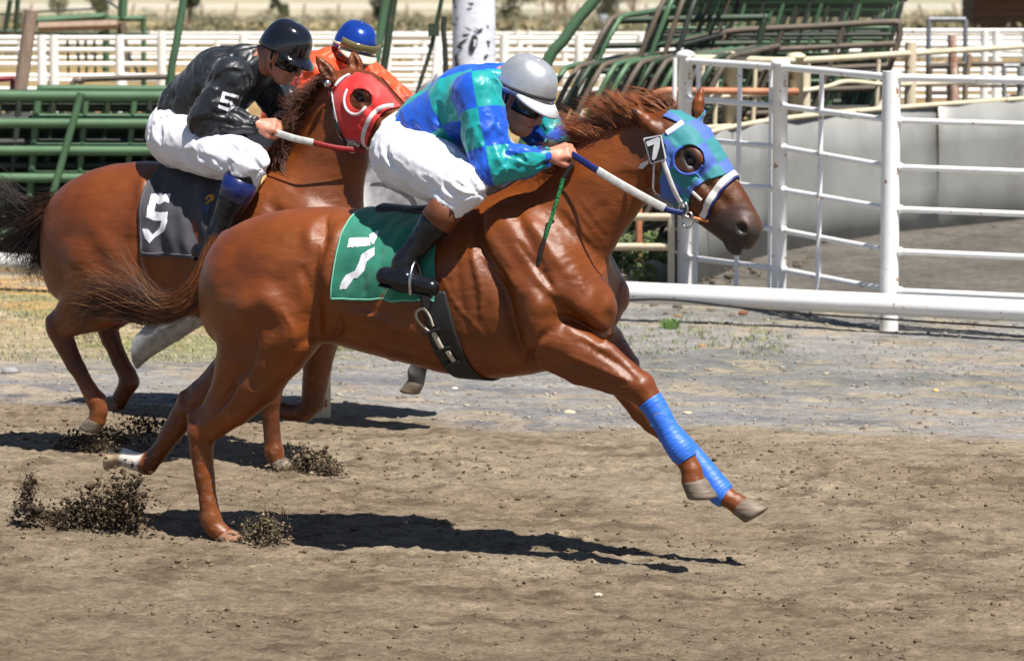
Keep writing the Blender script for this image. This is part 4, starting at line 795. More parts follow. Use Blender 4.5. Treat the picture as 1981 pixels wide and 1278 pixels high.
def ribbon(root, name, pts, w, th, mt, F=None, off=0.004, nsub=6, up=None, side=-1):
    """flat strap; with F it is laid on the near side of that body"""
    p = catmull(pts, nsub)
    if F is not None:
        o = p.copy(); o[:, 1] = 0; p = F.cast(o, np.tile([0, float(side), 0], (len(p), 1)), off, 0.45)
        k = np.array([0.25, 0.5, 0.25]); q = p.copy()
        for i in range(3): q[1:-1, i] = np.convolve(p[:, i], k, 'valid')
        p = q; up = [0, side, 0]
    return MB().tube(p, w/2, 8, th/2, up=up if up is not None else [0, -1, 0]).build(name, mt, root)
def decal(root, name, F, fr, poly, box, mt, off, res=0.004, offn=None, proj=(0, -1, 0), o_y=0.0):
    """flat print laid on a body from the near side: outline given as seen in the photograph"""
    poly = np.asarray(poly, float); t0 = -0.25
    c = np.array([fr.P(q[0], q[1], box) for q in poly]); x0, x1, z0, z1 = c[:, 0].min(), c[:, 0].max(), c[:, 2].min(), c[:, 2].max()
    xs = np.arange(x0-0.06, x1+0.06, res); zs = np.arange(z0-0.06, z1+0.06, res); X, Z = np.meshgrid(xs, zs, indexing='ij')
    o = np.stack([X.ravel(), np.full(X.size, o_y), Z.ravel()], 1); p = F.cast(o, np.tile(np.asarray(proj, float), (len(o), 1)), off, 0.5)
    if offn is not None: p = p+np.asarray(proj, float)*offn(p)[:, None]
    i = np.arange(X.size).reshape(X.shape); f = np.stack([i[:-1, :-1].ravel(), i[1:, :-1].ravel(), i[1:, 1:].ravel(), i[:-1, 1:].ravel()], 1)
    cen = p[f].mean(1); keep = inpoly(fr.px(cen), poly); v, f, _ = compact(p, f[keep])
    o = obj(name, mesh_np(name, v, f), mt, root); return o
# ------------------------------------------------------------------ the near chestnut, number 7
hf = atZ(430, 1046)
FR7 = Frame(hf + 0.13*LT + 0.85*FW); FR7.o[2] = 0.0
P7 = FR7.P
RACE = 'galloping race horses'
def make_horse7():
    fr = FR7; P = fr.P
    root = empty('race_horse', Vector(fr.o), -YAW)
    tag(root, 'near chestnut race horse with green number 7 cloth and blue leg wraps', 'horse', RACE)
    F = Field((-1.75, -0.45, -0.02), (1.62, 0.43, 1.92), 0.0066)
    st = stations(fr, [(402, 545, 600, .06), (412, 492, 640, .13), (440, 450, 668, .20), (490, 422, 672, .255), (560, 404, 668, .28), (640, 401, 662, .265), (720, 407, 682, .262),
                       (800, 412, 702, .272), (880, 410, 722, .282), (960, 398, 730, .272), (1030, 382, 722, .245), (1090, 392, 712, .215), (1140, 440, 690, .17), (1175, 520, 650, .10)])
    F.loft(st, 0.04, 2.25)
    # neck
    F.chain([(P(1040, 505), .26, .60), (P(1105, 430), .205, .60), (P(1160, 372), .175, .58), (P(1222, 318), .145, .58), (P(1268, 285), .125, .6)], 0.07)
    F.chain([(P(960, 412), .07, .8), (P(1050, 352), .055, .8), (P(1120, 300), .045, .8), (P(1195, 256), .045, .8), (P(1250, 243), .05, .9)], 0.08)
    H = Head(P(1305, 292), P(1430, 440)); H.build(F)
    ear(F, P(1284, 268, -.065), P(1219, 206, -.09), np.array([-.35, -.55, -.75]), .031)
    ear(F, P(1346, 234, .06), P(1358, 168, .08), np.array([0.95, 0.2, 0.1]), .024)
    def Q(x, y, t, q): p = P(x, y, -t); return np.array([p[0], q*t, p[2]])      # the same place on either side
    # hind quarters and legs
    for q in (-1, 1):
        F.chain([(Q(462, 545, .13, q), .125), (Q(478, 640, .14, q), .125)], 0.06)
        F.ell(Q(548, 560, .17, q), (.2, .105, .2), 0.06)
    nh = leg_chain(fr, [(520, 590, -.15, .175), (545, 650, -.16, .135), (500, 735, -.145, .105), (455, 785, -.135, .076), (412, 820, -.13, .057), (391, 838, -.13, .051), (391, 870, -.13, .043), (396, 915, -.13, .035), (402, 965, -.13, .033), (408, 1003, -.13, .041), (416, 1020, -.13, .037), (432, 1034, -.13, .036)])
    F.chain(nh, 0.035)
    F.chain(leg_chain(fr, [(470, 690, -.14, .115), (440, 745, -.135, .06), (402, 790, -.13, .028), (372, 806, -.13, .022), (379, 832, -.13, .028), (384, 870, -.13, .024), (392, 940, -.13, .018)]), 0.03)
    F.cone(P(568, 655, -.17), P(555, 690, -.16), .085, .06, .06)
    fh = leg_chain(fr, [(510, 590, .15, .17), (505, 660, .16, .135), (440, 730, .15, .088), (400, 765, .14, .062), (368, 790, .13, .05), (350, 815, .13, .043), (325, 850, .13, .035), (302, 880, .13, .034), (284, 897, .13, .041), (262, 892, .13, .034), (240, 884, .13, .036)])
    F.chain(fh, 0.035)
    F.chain(leg_chain(fr, [(430, 730, .15, .06), (385, 750, .14, .03), (357, 765, .13, .022), (348, 795, .13, .026), (320, 836, .13, .02)]), 0.03)
    # shoulders and fore legs
    for q in (-1, 1):
        F.chain([(Q(985, 440, .125, q), .085), (Q(1070, 520, .145, q), .105), (Q(1128, 585, .145, q), .085)], 0.08)
        F.chain([(Q(1040, 560, .175, q), .115), (Q(1048, 640, .175, q), .092)], 0.035)
    F.ell(P(1150, 595, -.085), (.09, .09, .115), 0.06); F.ell(P(1158, 605, .085), (.09, .085, .115), 0.04)
    nf = leg_chain(fr, [(1062, 650, -.16, .10), (1105, 668, -.155, .087), (1150, 695, -.15, .074), (1205, 728, -.145, .058), (1238, 749, -.14, .055), (1252, 768, -.14, .045), (1268, 790, -.14, .037), (1290, 828, -.14, .034), (1304, 850, -.14, .037), (1316, 867, -.14, .042), (1327, 888, -.14, .036), (1338, 910, -.14, .036), (1341, 928, -.14, .044)])
    F.chain(nf, 0.03)
    F.chain(leg_chain(fr, [(1062, 690, -.15, .05), (1120, 715, -.15, .052), (1180, 742, -.145, .034), (1230, 768, -.14, .02)]), 0.02)
    F.chain(leg_chain(fr, [(1110, 640, -.17, .045), (1160, 668, -.165, .042), (1215, 712, -.15, .022)]), 0.02)
    ff = leg_chain(fr, [(1130, 640, .13, .115), (1165, 672, .13, .10), (1212, 735, .13, .078), (1248, 790, .13, .058), (1266, 812, .13, .05), (1309, 851, .13, .037), (1350, 893, .13, .034), (1372, 922, .13, .037), (1388, 945, .13, .042), (1405, 960, .13, .034), (1424, 972, .13, .034), (1434, 979, .13, .04)])
    F.chain(ff, 0.03)
    F.chain([(P(440, 462), .036), (P(408, 522), .030), (P(370, 562), .020)], .03)
    # muscle relief, as lines on the flanks
    def L(pts, w, a, **k): F.line_bump(catmull([P(x, y, -0.25) for x, y in pts], 4), w*1.05, a*.50, **k)
    L([(905, 425), (930, 480), (965, 545), (985, 600), (1000, 690)], .030, -.020)
    L([(925, 440), (975, 500), (1010, 560)], .028, .011)
    L([(1010, 420), (1060, 480), (1110, 545)], .022, .010)
    L([(975, 405), (1020, 470), (1065, 545)], .020, -.012)
    L([(1050, 410), (1105, 480), (1150, 545)], .022, -.014)
    L([(1080, 560), (1045, 600), (1035, 660)], .05, .016)
    L([(1035, 545), (1090, 600), (1120, 625)], .022, -.014)
    L([(1215, 420), (1175, 480), (1150, 540)], .020, -.014)
    L([(1100, 350), (1170, 330), (1230, 330)], .03, .008)
    L([(1120, 420), (1190, 360), (1240, 345)], .022, -.008)
    L([(1150, 545), (1148, 600), (1165, 655)], .018, -.009)
    L([(605, 430), (622, 470), (606, 520), (612, 590), (600, 640)], .028, -.017)
    L([(585, 440), (600, 480)], .03, .006)
    L([(640, 440), (632, 500), (640, 560)], .03, .010)
    L([(650, 605), (720, 615), (800, 640), (860, 680)], .022, .008)
    L([(650, 640), (740, 655), (830, 690)], .022, -.008)
    L([(520, 560), (560, 610), (572, 660)], .05, .014)
    L([(500, 620), (490, 690), (455, 740)], .022, -.014)
    L([(560, 700), (520, 720), (485, 745)], .02, -.006)
    for x in (700, 735, 770, 880, 905): L([(x, 470), (x+14, 560), (x+30, 640)], .014, -.0045)
    L([(1090, 700), (1150, 728), (1200, 745)], .012, -.010)
    L([(1120, 662), (1180, 705), (1215, 735)], .012, -.008)
    L([(405, 800), (430, 772), (450, 742)], .014, -.016)
    L([(520, 700), (500, 760), (440, 815)], .03, .010)
    L([(1082, 614), (1120, 640), (1158, 668)], .015, -.022); L([(1062, 640), (1030, 672), (1000, 700)], .016, -.016); L([(596, 648), (572, 672), (548, 700)], .018, -.009); L([(655, 610), (648, 640), (612, 662)], .014, -.012)
    for k in range(5): L([(1048+13*k, 432-10*k), (1090+11*k, 492-12*k), (1128+8*k, 545-14*k)], .008, .0045)
    L([(612, 428), (624, 462), (606, 500), (600, 530)], .013, .006); L([(588, 520), (600, 570), (590, 620)], .014, -.010)
    L([(1000, 470), (1040, 520), (1075, 560)], .012, -.010); L([(930, 455), (962, 505), (1000, 548)], .012, .010); L([(895, 440), (915, 500), (935, 560), (930, 620)], .014, .008)
    for ln in ([(935, 500), (968, 540), (992, 575), (1008, 640)], [(905, 470), (950, 515), (985, 548)], [(1100, 690), (1150, 712), (1205, 738)], [(700, 600), (740, 625), (800, 650)], [(560, 600), (575, 640), (565, 690)], [(610, 450), (618, 500), (608, 540)], [(1075, 480), (1110, 530), (1125, 570)], [(850, 520), (890, 590), (930, 640)]): L(ln, .0095, .006)
    F.noise(lambda p: 0.0022*fbm(p*[9, 9, 12], 5, 3))
    v, f = F.mesh(); me = mesh_np('body', v, f)
    dark = CHEST*[.30, .34, .42]; muz = np.array([.042, .036, .034])
    rules = [(H(-.02, 0, 0), H(.30, 0, 0), .16, CHEST*[.55, .62, .8], .06), (H(.40, 0, -.02), H(.5, 0, -.03), .11, muz, .05), (H(.28, 0, -.09), H(.42, 0, -.08), .06, muz*1.2, .04), (H(.16, 0, .11), H(.49, 0, .075), .006, np.array([.55, .45, .4]), .006),
             (H(.505, -.01, .035), H(.505, -.02, .0), .016, np.array([.62, .30, .25]), .012), (H(.085, -.09, .055), H(.092, -.09, .055), .045, muz*.7, .025), (P(1262, 250, -.085), P(1230, 215, -.10), .006, muz, .010),
                          (P(262, 890, .13), P(236, 882, .13), .052, np.array([.75, .70, .64]), .010), (P(408, 1003, -.13), P(432, 1034, -.13), .05, CHEST*[1.0, 1.15, 1.5], .04)]
    set_attr(me, 'tint', coat_tint(v, fr, CHEST, rules)); obj('body', me, COAT, root)
    add_eye(H, root); add_eye(H, root, q=1)
    add_nostrils(H, root)
    hoof(P(436, 1036, -.13), P(446, 1056, -.13), P(475, 1050, -.13)-P(430, 1036, -.13), root, mt=DUSTY)
    hoof(P(236, 882, .13), P(208, 876, .13), P(190, 905, .13)-P(205, 850, .13), root, mt=PALEH, r=.043)
    hoof(P(1341, 931, -.14), P(1349, 968, -.14), P(1400, 955, -.14)-P(1341, 968, -.14), root, r=.052)
    hoof(P(1436, 980, .13), P(1458, 1006, .13), P(1495, 985, .13)-P(1440, 1014, .13), root, r=.050)
    # mane and tail
    CH = np.array([.36, .115, .035]); DK = np.array([.045, .02, .012]); GD = np.array([.62, .36, .15])
    def manecol(s, g):
        k = g.random(); c = CH*(0.55+0.7*g.random()) if k > .12 else CH*.3
        return np.clip(c[None]*(0.8+0.45*s[:, None]), 0, 1)
    roots = [(1256, 242), (1235, 246), (1205, 256), (1175, 272), (1145, 290), (1115, 312), (1080, 336), (1040, 352)]
    tips = [(1205, 196), (1160, 196), (1118, 204), (1112, 232), (1082, 252), (1062, 282), (1025, 318), (985, 345)]
    gm = np.random.default_rng(4); rt_ = catmull([(a, b, 0) for a, b in roots], 4); tp_ = catmull([(a, b, 0) for a, b in tips], 4); guides = []
    for (a, b, _), (c_, d, _) in zip(rt_, tp_):
        c_ += gm.normal()*14; d += gm.normal()*13; guides.append([P(a, b+6, 0.0), P(a-6, b-14, -.02+.03*gm.normal()), P(a*.5+c_*.5+gm.normal()*6, b*.5+d*.5-10+gm.normal()*5, -.03+.02*gm.normal()), P(c_, d, -.03)])
    obj('mane', strands(guides, 4000, .007, .020, .0014, manecol, 11, m=12, wob=.009, clump=64, lenvar=.6), HAIR, root)
    g2 = [[P(1290, 226, 0), P(1262, 212, .0), P(1232, 208, .01), P(1200, 200, .02)], [P(1300, 224, 0), P(1300, 205, .02), P(1280, 188, .03), P(1250, 180, .03)]]
    obj('forelock', strands(g2, 260, .012, .035, .002, manecol, 12, wob=.012, clump=14, lenvar=.5), HAIR, root)
    def tailcol(s, g):
        k = g.random(); tipc = DK*(.6+1.2*g.random()) if k < .58 else (GD*.8 if k > .92 else CH*.5); rc = CH*(.4+.5*g.random())
        w = np.clip(s*2.2-.5, 0, 1)[:, None]; return rc[None]*(1-w)+tipc[None]*w
    tg = [[P(430, 462), P(398, 525), P(350, 565), P(300, 572), P(262, 540), P(250, 490), P(238, 470)],
          [P(426, 470), P(395, 540), P(350, 580), P(295, 590), P(240, 566), P(190, 545), P(150, 548)],
          [P(422, 476), P(390, 552), P(340, 592), P(280, 598), P(215, 578), P(160, 592), P(125, 640)],
          [P(418, 482), P(388, 560), P(335, 602), P(270, 606), P(205, 588), P(165, 606), P(140, 650)]]
    obj('tail', strands(tg, 2100, .015, .017, .0013, tailcol, 13, m=18, wob=.055, clump=30, lenvar=.65, bias=.5), HAIR, root)
    tw = [[P(405, 540), P(385, 590), P(378, 640), P(372, 665)], [P(402, 548), P(398, 600), P(388, 630), P(382, 655)]]
    obj('tail_wisp', strands(tw, 12, .004, .01, .0014, tailcol, 14, wob=.02, clump=3), HAIR, root)
    # saddle cloth
    ax0, ax1 = P(620, 545), P(980, 545)
    def clr(px, t=-.28): return (P(px, 545, t)[0]-ax0[0])/(ax1[0]-ax0[0])
    def sh(S, A):
        q = np.clip(np.abs(A)/1.75, 0, 1)
        rear = clr(703, -.08)+(clr(638)-clr(703, -.08))*np.clip((q-.12)/.88, 0, 1); fr_ = clr(884, -.05)+(clr(842)-clr(884, -.05))*q**1.3
        return rear+(fr_-rear)*S
    def folds(S, A):
        q = np.clip(np.abs(A)/1.75, 0, 1); u = S*2.2+q*1.4
        return (q**1.2)*(.012*np.sin(u*7+.6)+.008*np.sin(u*13-q*4+2.0))*np.clip((S-.02)*3, 0, 1)+.004*fbm(np.stack([S*5, A*3, 0*S], 1), 3, 2)+.004
    def mk(ns, na, off, fold=folds): return polar_patch(F, ax0, ax1, (0, 0, 1), 0, 1, -1.75, 1.75, ns, na, off, .55, fold, sh)
    p, f, S, A = mk(70, 150, .008)
    GREEN = mat('green saddle cloth', srgb(14, 122, 98), rough=.72, col2=srgb(10, 104, 84), nscale=9, namt=.6, bump=.0012, bscale=420, sheen=.3)
    sc = obj('saddle_cloth', mesh_np('saddle_cloth', p, f), GREEN, root); solid(sc, .004)
    WHITE = mat('white print', srgb(238, 238, 242), rough=.6, nscale=20, namt=.3, col2=srgb(215, 215, 222))
    pale = mat('pale green piping', srgb(120, 190, 165), rough=.7)
    idx = np.arange(70*150).reshape(70, 150); edge = np.concatenate([idx[0, 1:75][::-1], idx[:, 1]]); MB().tube(p[edge]+[0, -.002, 0], .0035, 6).build('piping', pale, sc)
    s0, s1 = (620, 340), 3.044
    seven = [[(170, 365), (290, 363), (294, 410), (158, 422)], [(288, 345), (342, 321), (332, 362), (312, 404), (296, 392)],
             [(270, 442), (318, 420), (318, 465), (272, 505), (257, 560), (217, 602), (195, 604), (152, 666), (112, 669), (118, 632), (150, 583), (202, 560), (230, 500), (242, 463)]]
    pf, ff_, _, _ = mk(180, 380, .0115)
    cen = pf[ff_].mean(1); near = cen[:, 1] < 0; q = fr.px(cen)
    keep = np.zeros(len(cen), bool)
    for poly in seven: keep |= inpoly(q, np.array(poly)/s1+np.array(s0))
    v2, f2, _ = compact(pf, ff_[keep & near]); obj('number', mesh_np('number', v2, f2), WHITE, sc)
    # girth with elastic billets
    BLK = mat('black leather', (.012, .012, .013), rough=.42, col2=(.02, .02, .02), bump=.0006, bscale=150)
    BLKM = mat('black webbing', (.016, .016, .018), rough=.62, bump=.001, bscale=300)
    gx0, gx1 = P(800, 560), P(1000, 560)
    def gsh(S, A):
        q = np.clip((np.abs(A)-1.5)/(math.pi-1.5), 0, 1)
        a = (P(812, 560, -.28)[0]+(P(888, 560, -.05)[0]-P(812, 560, -.28)[0])*q**.8-gx0[0])/(gx1[0]-gx0[0]); b = (P(862, 560, -.28)[0]+(P(942, 560, -.05)[0]-P(862, 560, -.28)[0])*q**.8-gx0[0])/(gx1[0]-gx0[0])
        return a+(b-a)*S
    pg, fg, S, A = polar_patch(F, gx0, gx1, (0, 0, 1), 0, 1, -math.pi*1.5, -1.5, 12, 70, .006, .6, None, gsh)
    gi = obj('girth', mesh_np('girth', pg, fg), BLKM, root); solid(gi, .008)
    EL = mat('pale elastic', srgb(205, 195, 175), rough=.7, bump=.001, bscale=200)
    loop = [P(x, y, -.2) for x, y in ((858, 640), (842, 632), (826, 612), (826, 598), (838, 592), (850, 606), (856, 626))]
    ribbon(gi, 'loop', loop, .010, .006, EL, F, .018)
    ribbon(gi, 'billet', [P(856, 640, -.2), P(868, 672, -.2)], .022, .006, EL, F, .018)
    ribbon(gi, 'billet', [P(877, 677, -.2), P(884, 697, -.2)], .020, .006, EL, F, .018)
    for x, y in ((853, 636), (868, 672), (879, 702)): ribbon(gi, 'keeper', [P(x-16, y+5, -.2), P(x+16, y-5, -.2)], .012, .010, BLK, F, .020)
    # saddle
    SF = Field((-0.6, -.3, 1.1), (.5, .3, 1.7), .01)
    SF.chain([(P(742, 404), .024, 3), (P(800, 410), .024, 3.4), (P(865, 404), .026, 2.6)], .04)
    sv, sf = SF.mesh(); obj('saddle', mesh_np('saddle', sv, sf), BLK, root)
    # leg wraps
    WRAP = mat('blue leg wrap', srgb(52, 112, 216), rough=.5, col2=srgb(40, 98, 204), nscale=14, namt=.5, bump=.0018, bscale=38, stretch=(1, 1, 3), spots=.66, spot_col=srgb(120, 115, 120), spot_scale=16)
    for pts in ([(1257, 774, -.14, .054), (1268, 790, -.14, .051), (1290, 828, -.14, .047), (1303, 850, -.14, .051), (1315, 866, -.14, .056), (1324, 880, -.14, .053), (1330, 889, -.14, .046)],
                [(1290, 834, .13, .052), (1309, 851, .13, .050), (1350, 893, .13, .046), (1372, 922, .13, .050), (1388, 945, .13, .056), (1399, 957, .13, .053), (1405, 961, .13, .046)]):
        c = catmull([np.append(fr.P(a, b, t), r) for a, b, t, r in pts], 12); c[:, 3] += .0016*((np.arange(len(c))*.21) % 1)**.6-.002
        w = MB().tube(c[:, :3], c[:, 3], 20, c[:, 3]*.98); w.build('leg_wrap', WRAP, root)
    TAPE = mat('light blue tape', srgb(70, 175, 235), rough=.35)
    MB().box(P(1266, 817, -.165), .028, .018, .03).build('wrap_tab', TAPE, root, False)
    # hood in blue and turquoise squares
    HOODM = bpy.data.materials.new('checked hood'); HOODM.use_nodes = True; N = HOODM.node_tree.nodes; Lk = HOODM.node_tree.links; b = N['Principled BSDF']; b.inputs['Roughness'].default_value = .62; b.inputs['Sheen Weight'].default_value = .25
    at = N.new('ShaderNodeAttribute'); at.attribute_name = 'tint'; nz = N.new('ShaderNodeTexNoise'); nz.inputs['Scale'].default_value = 90; bp = N.new('ShaderNodeBump'); bp.inputs['Distance'].default_value = .0015
    Lk.new(at.outputs['Color'], b.inputs['Base Color']); Lk.new(nz.outputs['Fac'], bp.inputs['Height']); Lk.new(bp.outputs[0], b.inputs['Normal'])
    hp, hfc, S, A = polar_patch(F, H(-.22, 0, .0), H(.36, 0, -.01), H.z, 0, 1, -math.pi, math.pi, 150, 240, .006, .35, lambda S, A: .0025*fbm(np.stack([S*14, A*4, 0*S], 1), 2, 2))
    cen = hp[hfc].mean(1); mir = cen.copy(); mir[:, 1] = -np.abs(mir[:, 1])
    hl = (cen-H.o) @ H.R.T; near2 = hl.copy(); near2[:, 1] = -np.abs(near2[:, 1]); q = fr.px(H.o+near2 @ H.R)
    outline = [(1281, 224), (1296, 213), (1322, 214), (1346, 224), (1372, 248), (1396, 285), (1420, 328), (1402, 338), (1368, 348), (1342, 364), (1333, 385), (1331, 402), (1318, 412), (1300, 408), (1279, 395), (1276, 350), (1283, 310), (1288, 285), (1278, 262), (1300, 252), (1318, 240), (1300, 232)]
    el_ = np.max(np.linalg.norm(hp[hfc]-hp[np.roll(hfc, 1, 1)], axis=2), 1); keep = (el_ < .02) & inpoly(q, outline) & ~(((q[:, 0]-1334)/29)**2+((q[:, 1]-309)/29)**2 < 1)
    hv, hf2, used = compact(hp, hfc[keep]); me = mesh_np('hood', hv, hf2)
    hc = hl[keep]; ang = np.arctan2(hc[:, 1], hc[:, 2]); chk = (np.floor(hc[:, 0]/.10+.35)+np.floor(ang/.785+.5)).astype(int) % 2
    col = np.where(chk[:, None] == 0, np.array(srgb(66, 100, 176)), np.array(srgb(34, 124, 132))); set_attr(me, 'tint', np.repeat(col, 4, 0), 'CORNER')
    ho = obj('hood', me, HOODM, root); solid(ho, .003)
    BLUE = mat('blue binding', srgb(60, 95, 200), rough=.6)
    rim = [P(1334+28*math.cos(a), 309+28*math.sin(a), -.1) for a in np.linspace(.4, 4.3, 14)]
    ribbon(ho, 'eye_cup', rim, .009, .008, BLUE, F, .012, 3)
    ribbon(ho, 'stripe', [P(1290, 258, -.1), P(1303, 248, -.1), P(1315, 237, -.1)], .022, .005, WHITE, F, .010)
    # bridle
    CREAM = mat('cream strap', srgb(225, 222, 218), rough=.5, col2=srgb(190, 186, 182), nscale=40, namt=.5); NAVY = mat('navy strap', srgb(28, 42, 110), rough=.45)
    a = np.linspace(-2.35, 2.35, 40); sft = .258-.03*np.cos(a)
    npnt = F.cast(H.o+H.k*(sft[:, None]*H.x), np.cos(a)[:, None]*H.z+np.sin(a)[:, None]*H.y, .006, .3)
    nrm = npnt-(H.o+sft[:, None]*H.x); br = MB().tube(npnt, .015, 8, .005, up=nrm).build('bridle', CREAM, root)
    ribbon(br, 'cheek_strap', [P(1286, 306, -.1), P(1297, 340, -.1), P(1308, 374, -.1), P(1320, 402, -.1)], .020, .006, CREAM, F, .014)
    ribbon(br, 'throat_strap', [P(1268, 318, -.1), P(1264, 350, -.1), P(1260, 384, -.1)], .010, .005, CREAM, F, .006)
    ribbon(br, 'strap', [P(1341, 367, -.07), P(1361, 387, -.07)], .014, .005, CREAM, F, .005)
    MB().tube(npnt+H.x*.017-nrm*.02, .006, 6, .004, up=nrm).build('noseband_edge', NAVY, br)
    for c, r, w in ((P(1322, 404, -.105), .02, .005), (P(1330, 425, -.095), .026, .004)):
        aa = np.linspace(0, 2*math.pi, 17); MB().tube([c+[r*math.cos(q), -.004*math.cos(q), r*1.25*math.sin(q)] for q in aa], w, 6).build('bit_ring', STEEL, br)
    MB().tube([P(1310, 412, -.105), P(1352, 428, -.08)], .006, 6).build('bit', STEEL, br)
    BRASS = mat('orange rubber', srgb(205, 120, 50), rough=.5)
    MB().tube([P(1335, 420, -.09), P(1370, 428, -.07)], .007, 6).build('bit_guard', BRASS, br)
    hand = P(1106, 298, -.13)
    rp = [hand, P(1156, 330, -.17), P(1210, 362, -.17), P(1286, 403, -.135), P(1320, 412, -.11)]; c = catmull(rp, 6)
    MB().tube(c[:7], .014, 8, .003, up=[0, -1, 0]).build('rein_grip', NAVY, br); MB().tube(c[6:19], .0165, 8, .0026, up=[0, -1, 0]).build('rein', CREAM, br); MB().tube(c[18:], .011, 8, .004, up=[0, -1, 0]).build('rein_end', NAVY, br)
    rf = [hand*[1, -1, 1]+[0, 0, 0], P(1200, 345, .16), P(1300, 400, .12)]; MB().tube(catmull(rf, 6), .012, 8, .0035, up=[0, 1, 0]).build('rein', CREAM, br)
    # number tag
    def quad(c4, name, mt, t, par, th=.006):
        pts = np.array([P(x, y, t) for x, y in c4]); m = MB(); k = len(pts); m.add(np.vstack([pts, pts+[0, th, 0]]), [tuple(range(k)), tuple(range(2*k-1, k-1, -1))]+[(i, k+i, k+(i+1) % k, (i+1) % k) for i in range(k)]); return m.build(name, mt, par, False)
    Z = lambda l: [(1040+x/3.454, 150+y/3.454) for x, y in l]
    tg_ = quad(Z([(706, 412), (714, 402), (820, 384), (828, 392), (858, 540), (850, 552), (764, 580), (752, 574)]), 'number_tag', WHITE, -.132, root, .004)
    quad(Z([(714, 414), (818, 391), (850, 541), (760, 571)]), 'tag_face', BLK, -.1345, tg_, .004)
    quad(Z([(724, 430), (804, 398), (818, 412), (812, 470), (792, 538), (776, 555), (764, 545), (772, 480), (778, 446), (736, 462)]), 'tag_number', WHITE, -.137, tg_, .003)
    quad(Z([(672, 604), (690, 575), (740, 550), (738, 575), (700, 612)]), 'strap_end', CREAM, -.115, br, .004)
    # whip held along the neck
    wr = empty('riding_whip', Vector(fr.W(P(1095, 332, -.2))), -YAW); tag(wr, 'black and green riding whip hanging below the hand of the rider on number 7', 'whip')
    wo_ = P(1095, 332, -.2); GRN = mat('green braid', srgb(40, 150, 80), rough=.5, col2=(.01, .012, .01), nscale=160, namt=.1)
    MB().tube([P(1108, 318, -.2)-wo_, P(1090, 345, -.21)-wo_], .008, 8).build('handle', BLK, wr)
    MB().tube(catmull([P(1090, 345, -.21)-wo_, P(1072, 405, -.225)-wo_, P(1054, 462, -.235)-wo_], 5), [.0085]*11, 8).build('shaft', GRN, wr)
    MB().tube(catmull([P(1054, 460, -.235)-wo_, P(1046, 490, -.24)-wo_, P(1042, 512, -.24)-wo_], 4), .009, 8).build('binding', BLK, wr)
    GREY = mat('grey leather', srgb(150, 148, 140), rough=.6)
    MB().tube(catmull([P(1044, 508, -.24)-wo_, P(1040, 530, -.242)-wo_, P(1036, 552, -.243)-wo_], 4), .010, 6, .003, up=[0, -1, 0]).build('flap', GREY, wr)
    return F, H
F7, H7 = make_horse7()
# ------------------------------------------------------------------ riders
SKIN = mat('skin', srgb(196, 136, 110), rough=.5, col2=srgb(178, 110, 88), nscale=30, namt=.8, bump=.0006, bscale=300, sss=.08)
BREECH = mat('white breeches', srgb(236, 236, 242), rough=.68, col2=srgb(222, 222, 230), nscale=7, namt=.6, bump=.0016, bscale=13, spots=.74, spot_col=srgb(205, 196, 186), spot_scale=9)
LENS = mat('dark lens', (.006, .006, .007), rough=.08, spec=.6)
BOOTB = mat('black boot leather', (.006, .006, .009), rough=.24, col2=(.009, .010, .014), nscale=20, bump=.0005, bscale=24, spec=.4)
BOOTN = mat('navy boot top', srgb(22, 34, 92), rough=.28, coat=.3)
BRN = mat('brown leather', srgb(122, 70, 42), rough=.45, col2=srgb(98, 54, 32), nscale=15, bump=.0008, bscale=120)
STIR = mat('stirrup steel', (.5, .5, .5), rough=.3, metal=1)
def unit(v): v = np.asarray(v, float); return v/np.linalg.norm(v)
def bone_coords(p, bones):
    best = None
    for i, (a, b, r) in enumerate(bones):
        a = np.asarray(a, float); b = np.asarray(b, float); d = b-a; L = np.linalg.norm(d); t = d/L
        s = np.clip((p-a) @ t, -.1, L+.1); q = p-(a+np.clip((p-a) @ t, 0, L)[:, None]*t); dist = np.linalg.norm(q, axis=1)-r
        u = np.cross(t, [0.15, 1, 0.1]); u = unit(u); w = np.cross(t, u); ang = np.arctan2(q @ w, q @ u)
        if best is None: best = [dist, np.full(len(p), i), s, ang]
        else:
            m = dist < best[0]
            for k, z in enumerate((dist, np.full(len(p), i), s, ang)): best[k] = np.where(m, z, best[k])
    return best[1].astype(int), best[2], best[3]
def wrinkle(F, bones, amp, fs=20.0, fa=1.3, seed=1, band=.03):
    def fn(p):
        b, s, a = bone_coords(p, bones)
        c = np.stack([s*fs+1.1*np.sin(a+b), np.cos(a)*fa+b*7.3, np.sin(a)*fa], 1)
        n = fbm(c, seed, 3); r = 1-np.abs(n)*1.8
        return -amp*(0.6*n+0.5*np.clip(r, 0, 1)**2)
    return F.noise(fn, band)
class Skull:
    def __init__(s, c, fwd, up, k=1.0):
        s.c = np.asarray(c, float); s.x = unit(fwd); u = np.asarray(up, float); s.z = unit(u-np.dot(u, s.x)*s.x); s.y = np.cross(s.z, s.x); s.k = k; s.R = np.stack([s.x, s.y, s.z])
    def __call__(s, x, y, z): return s.c+s.k*(x*s.x+y*s.y+z*s.z)
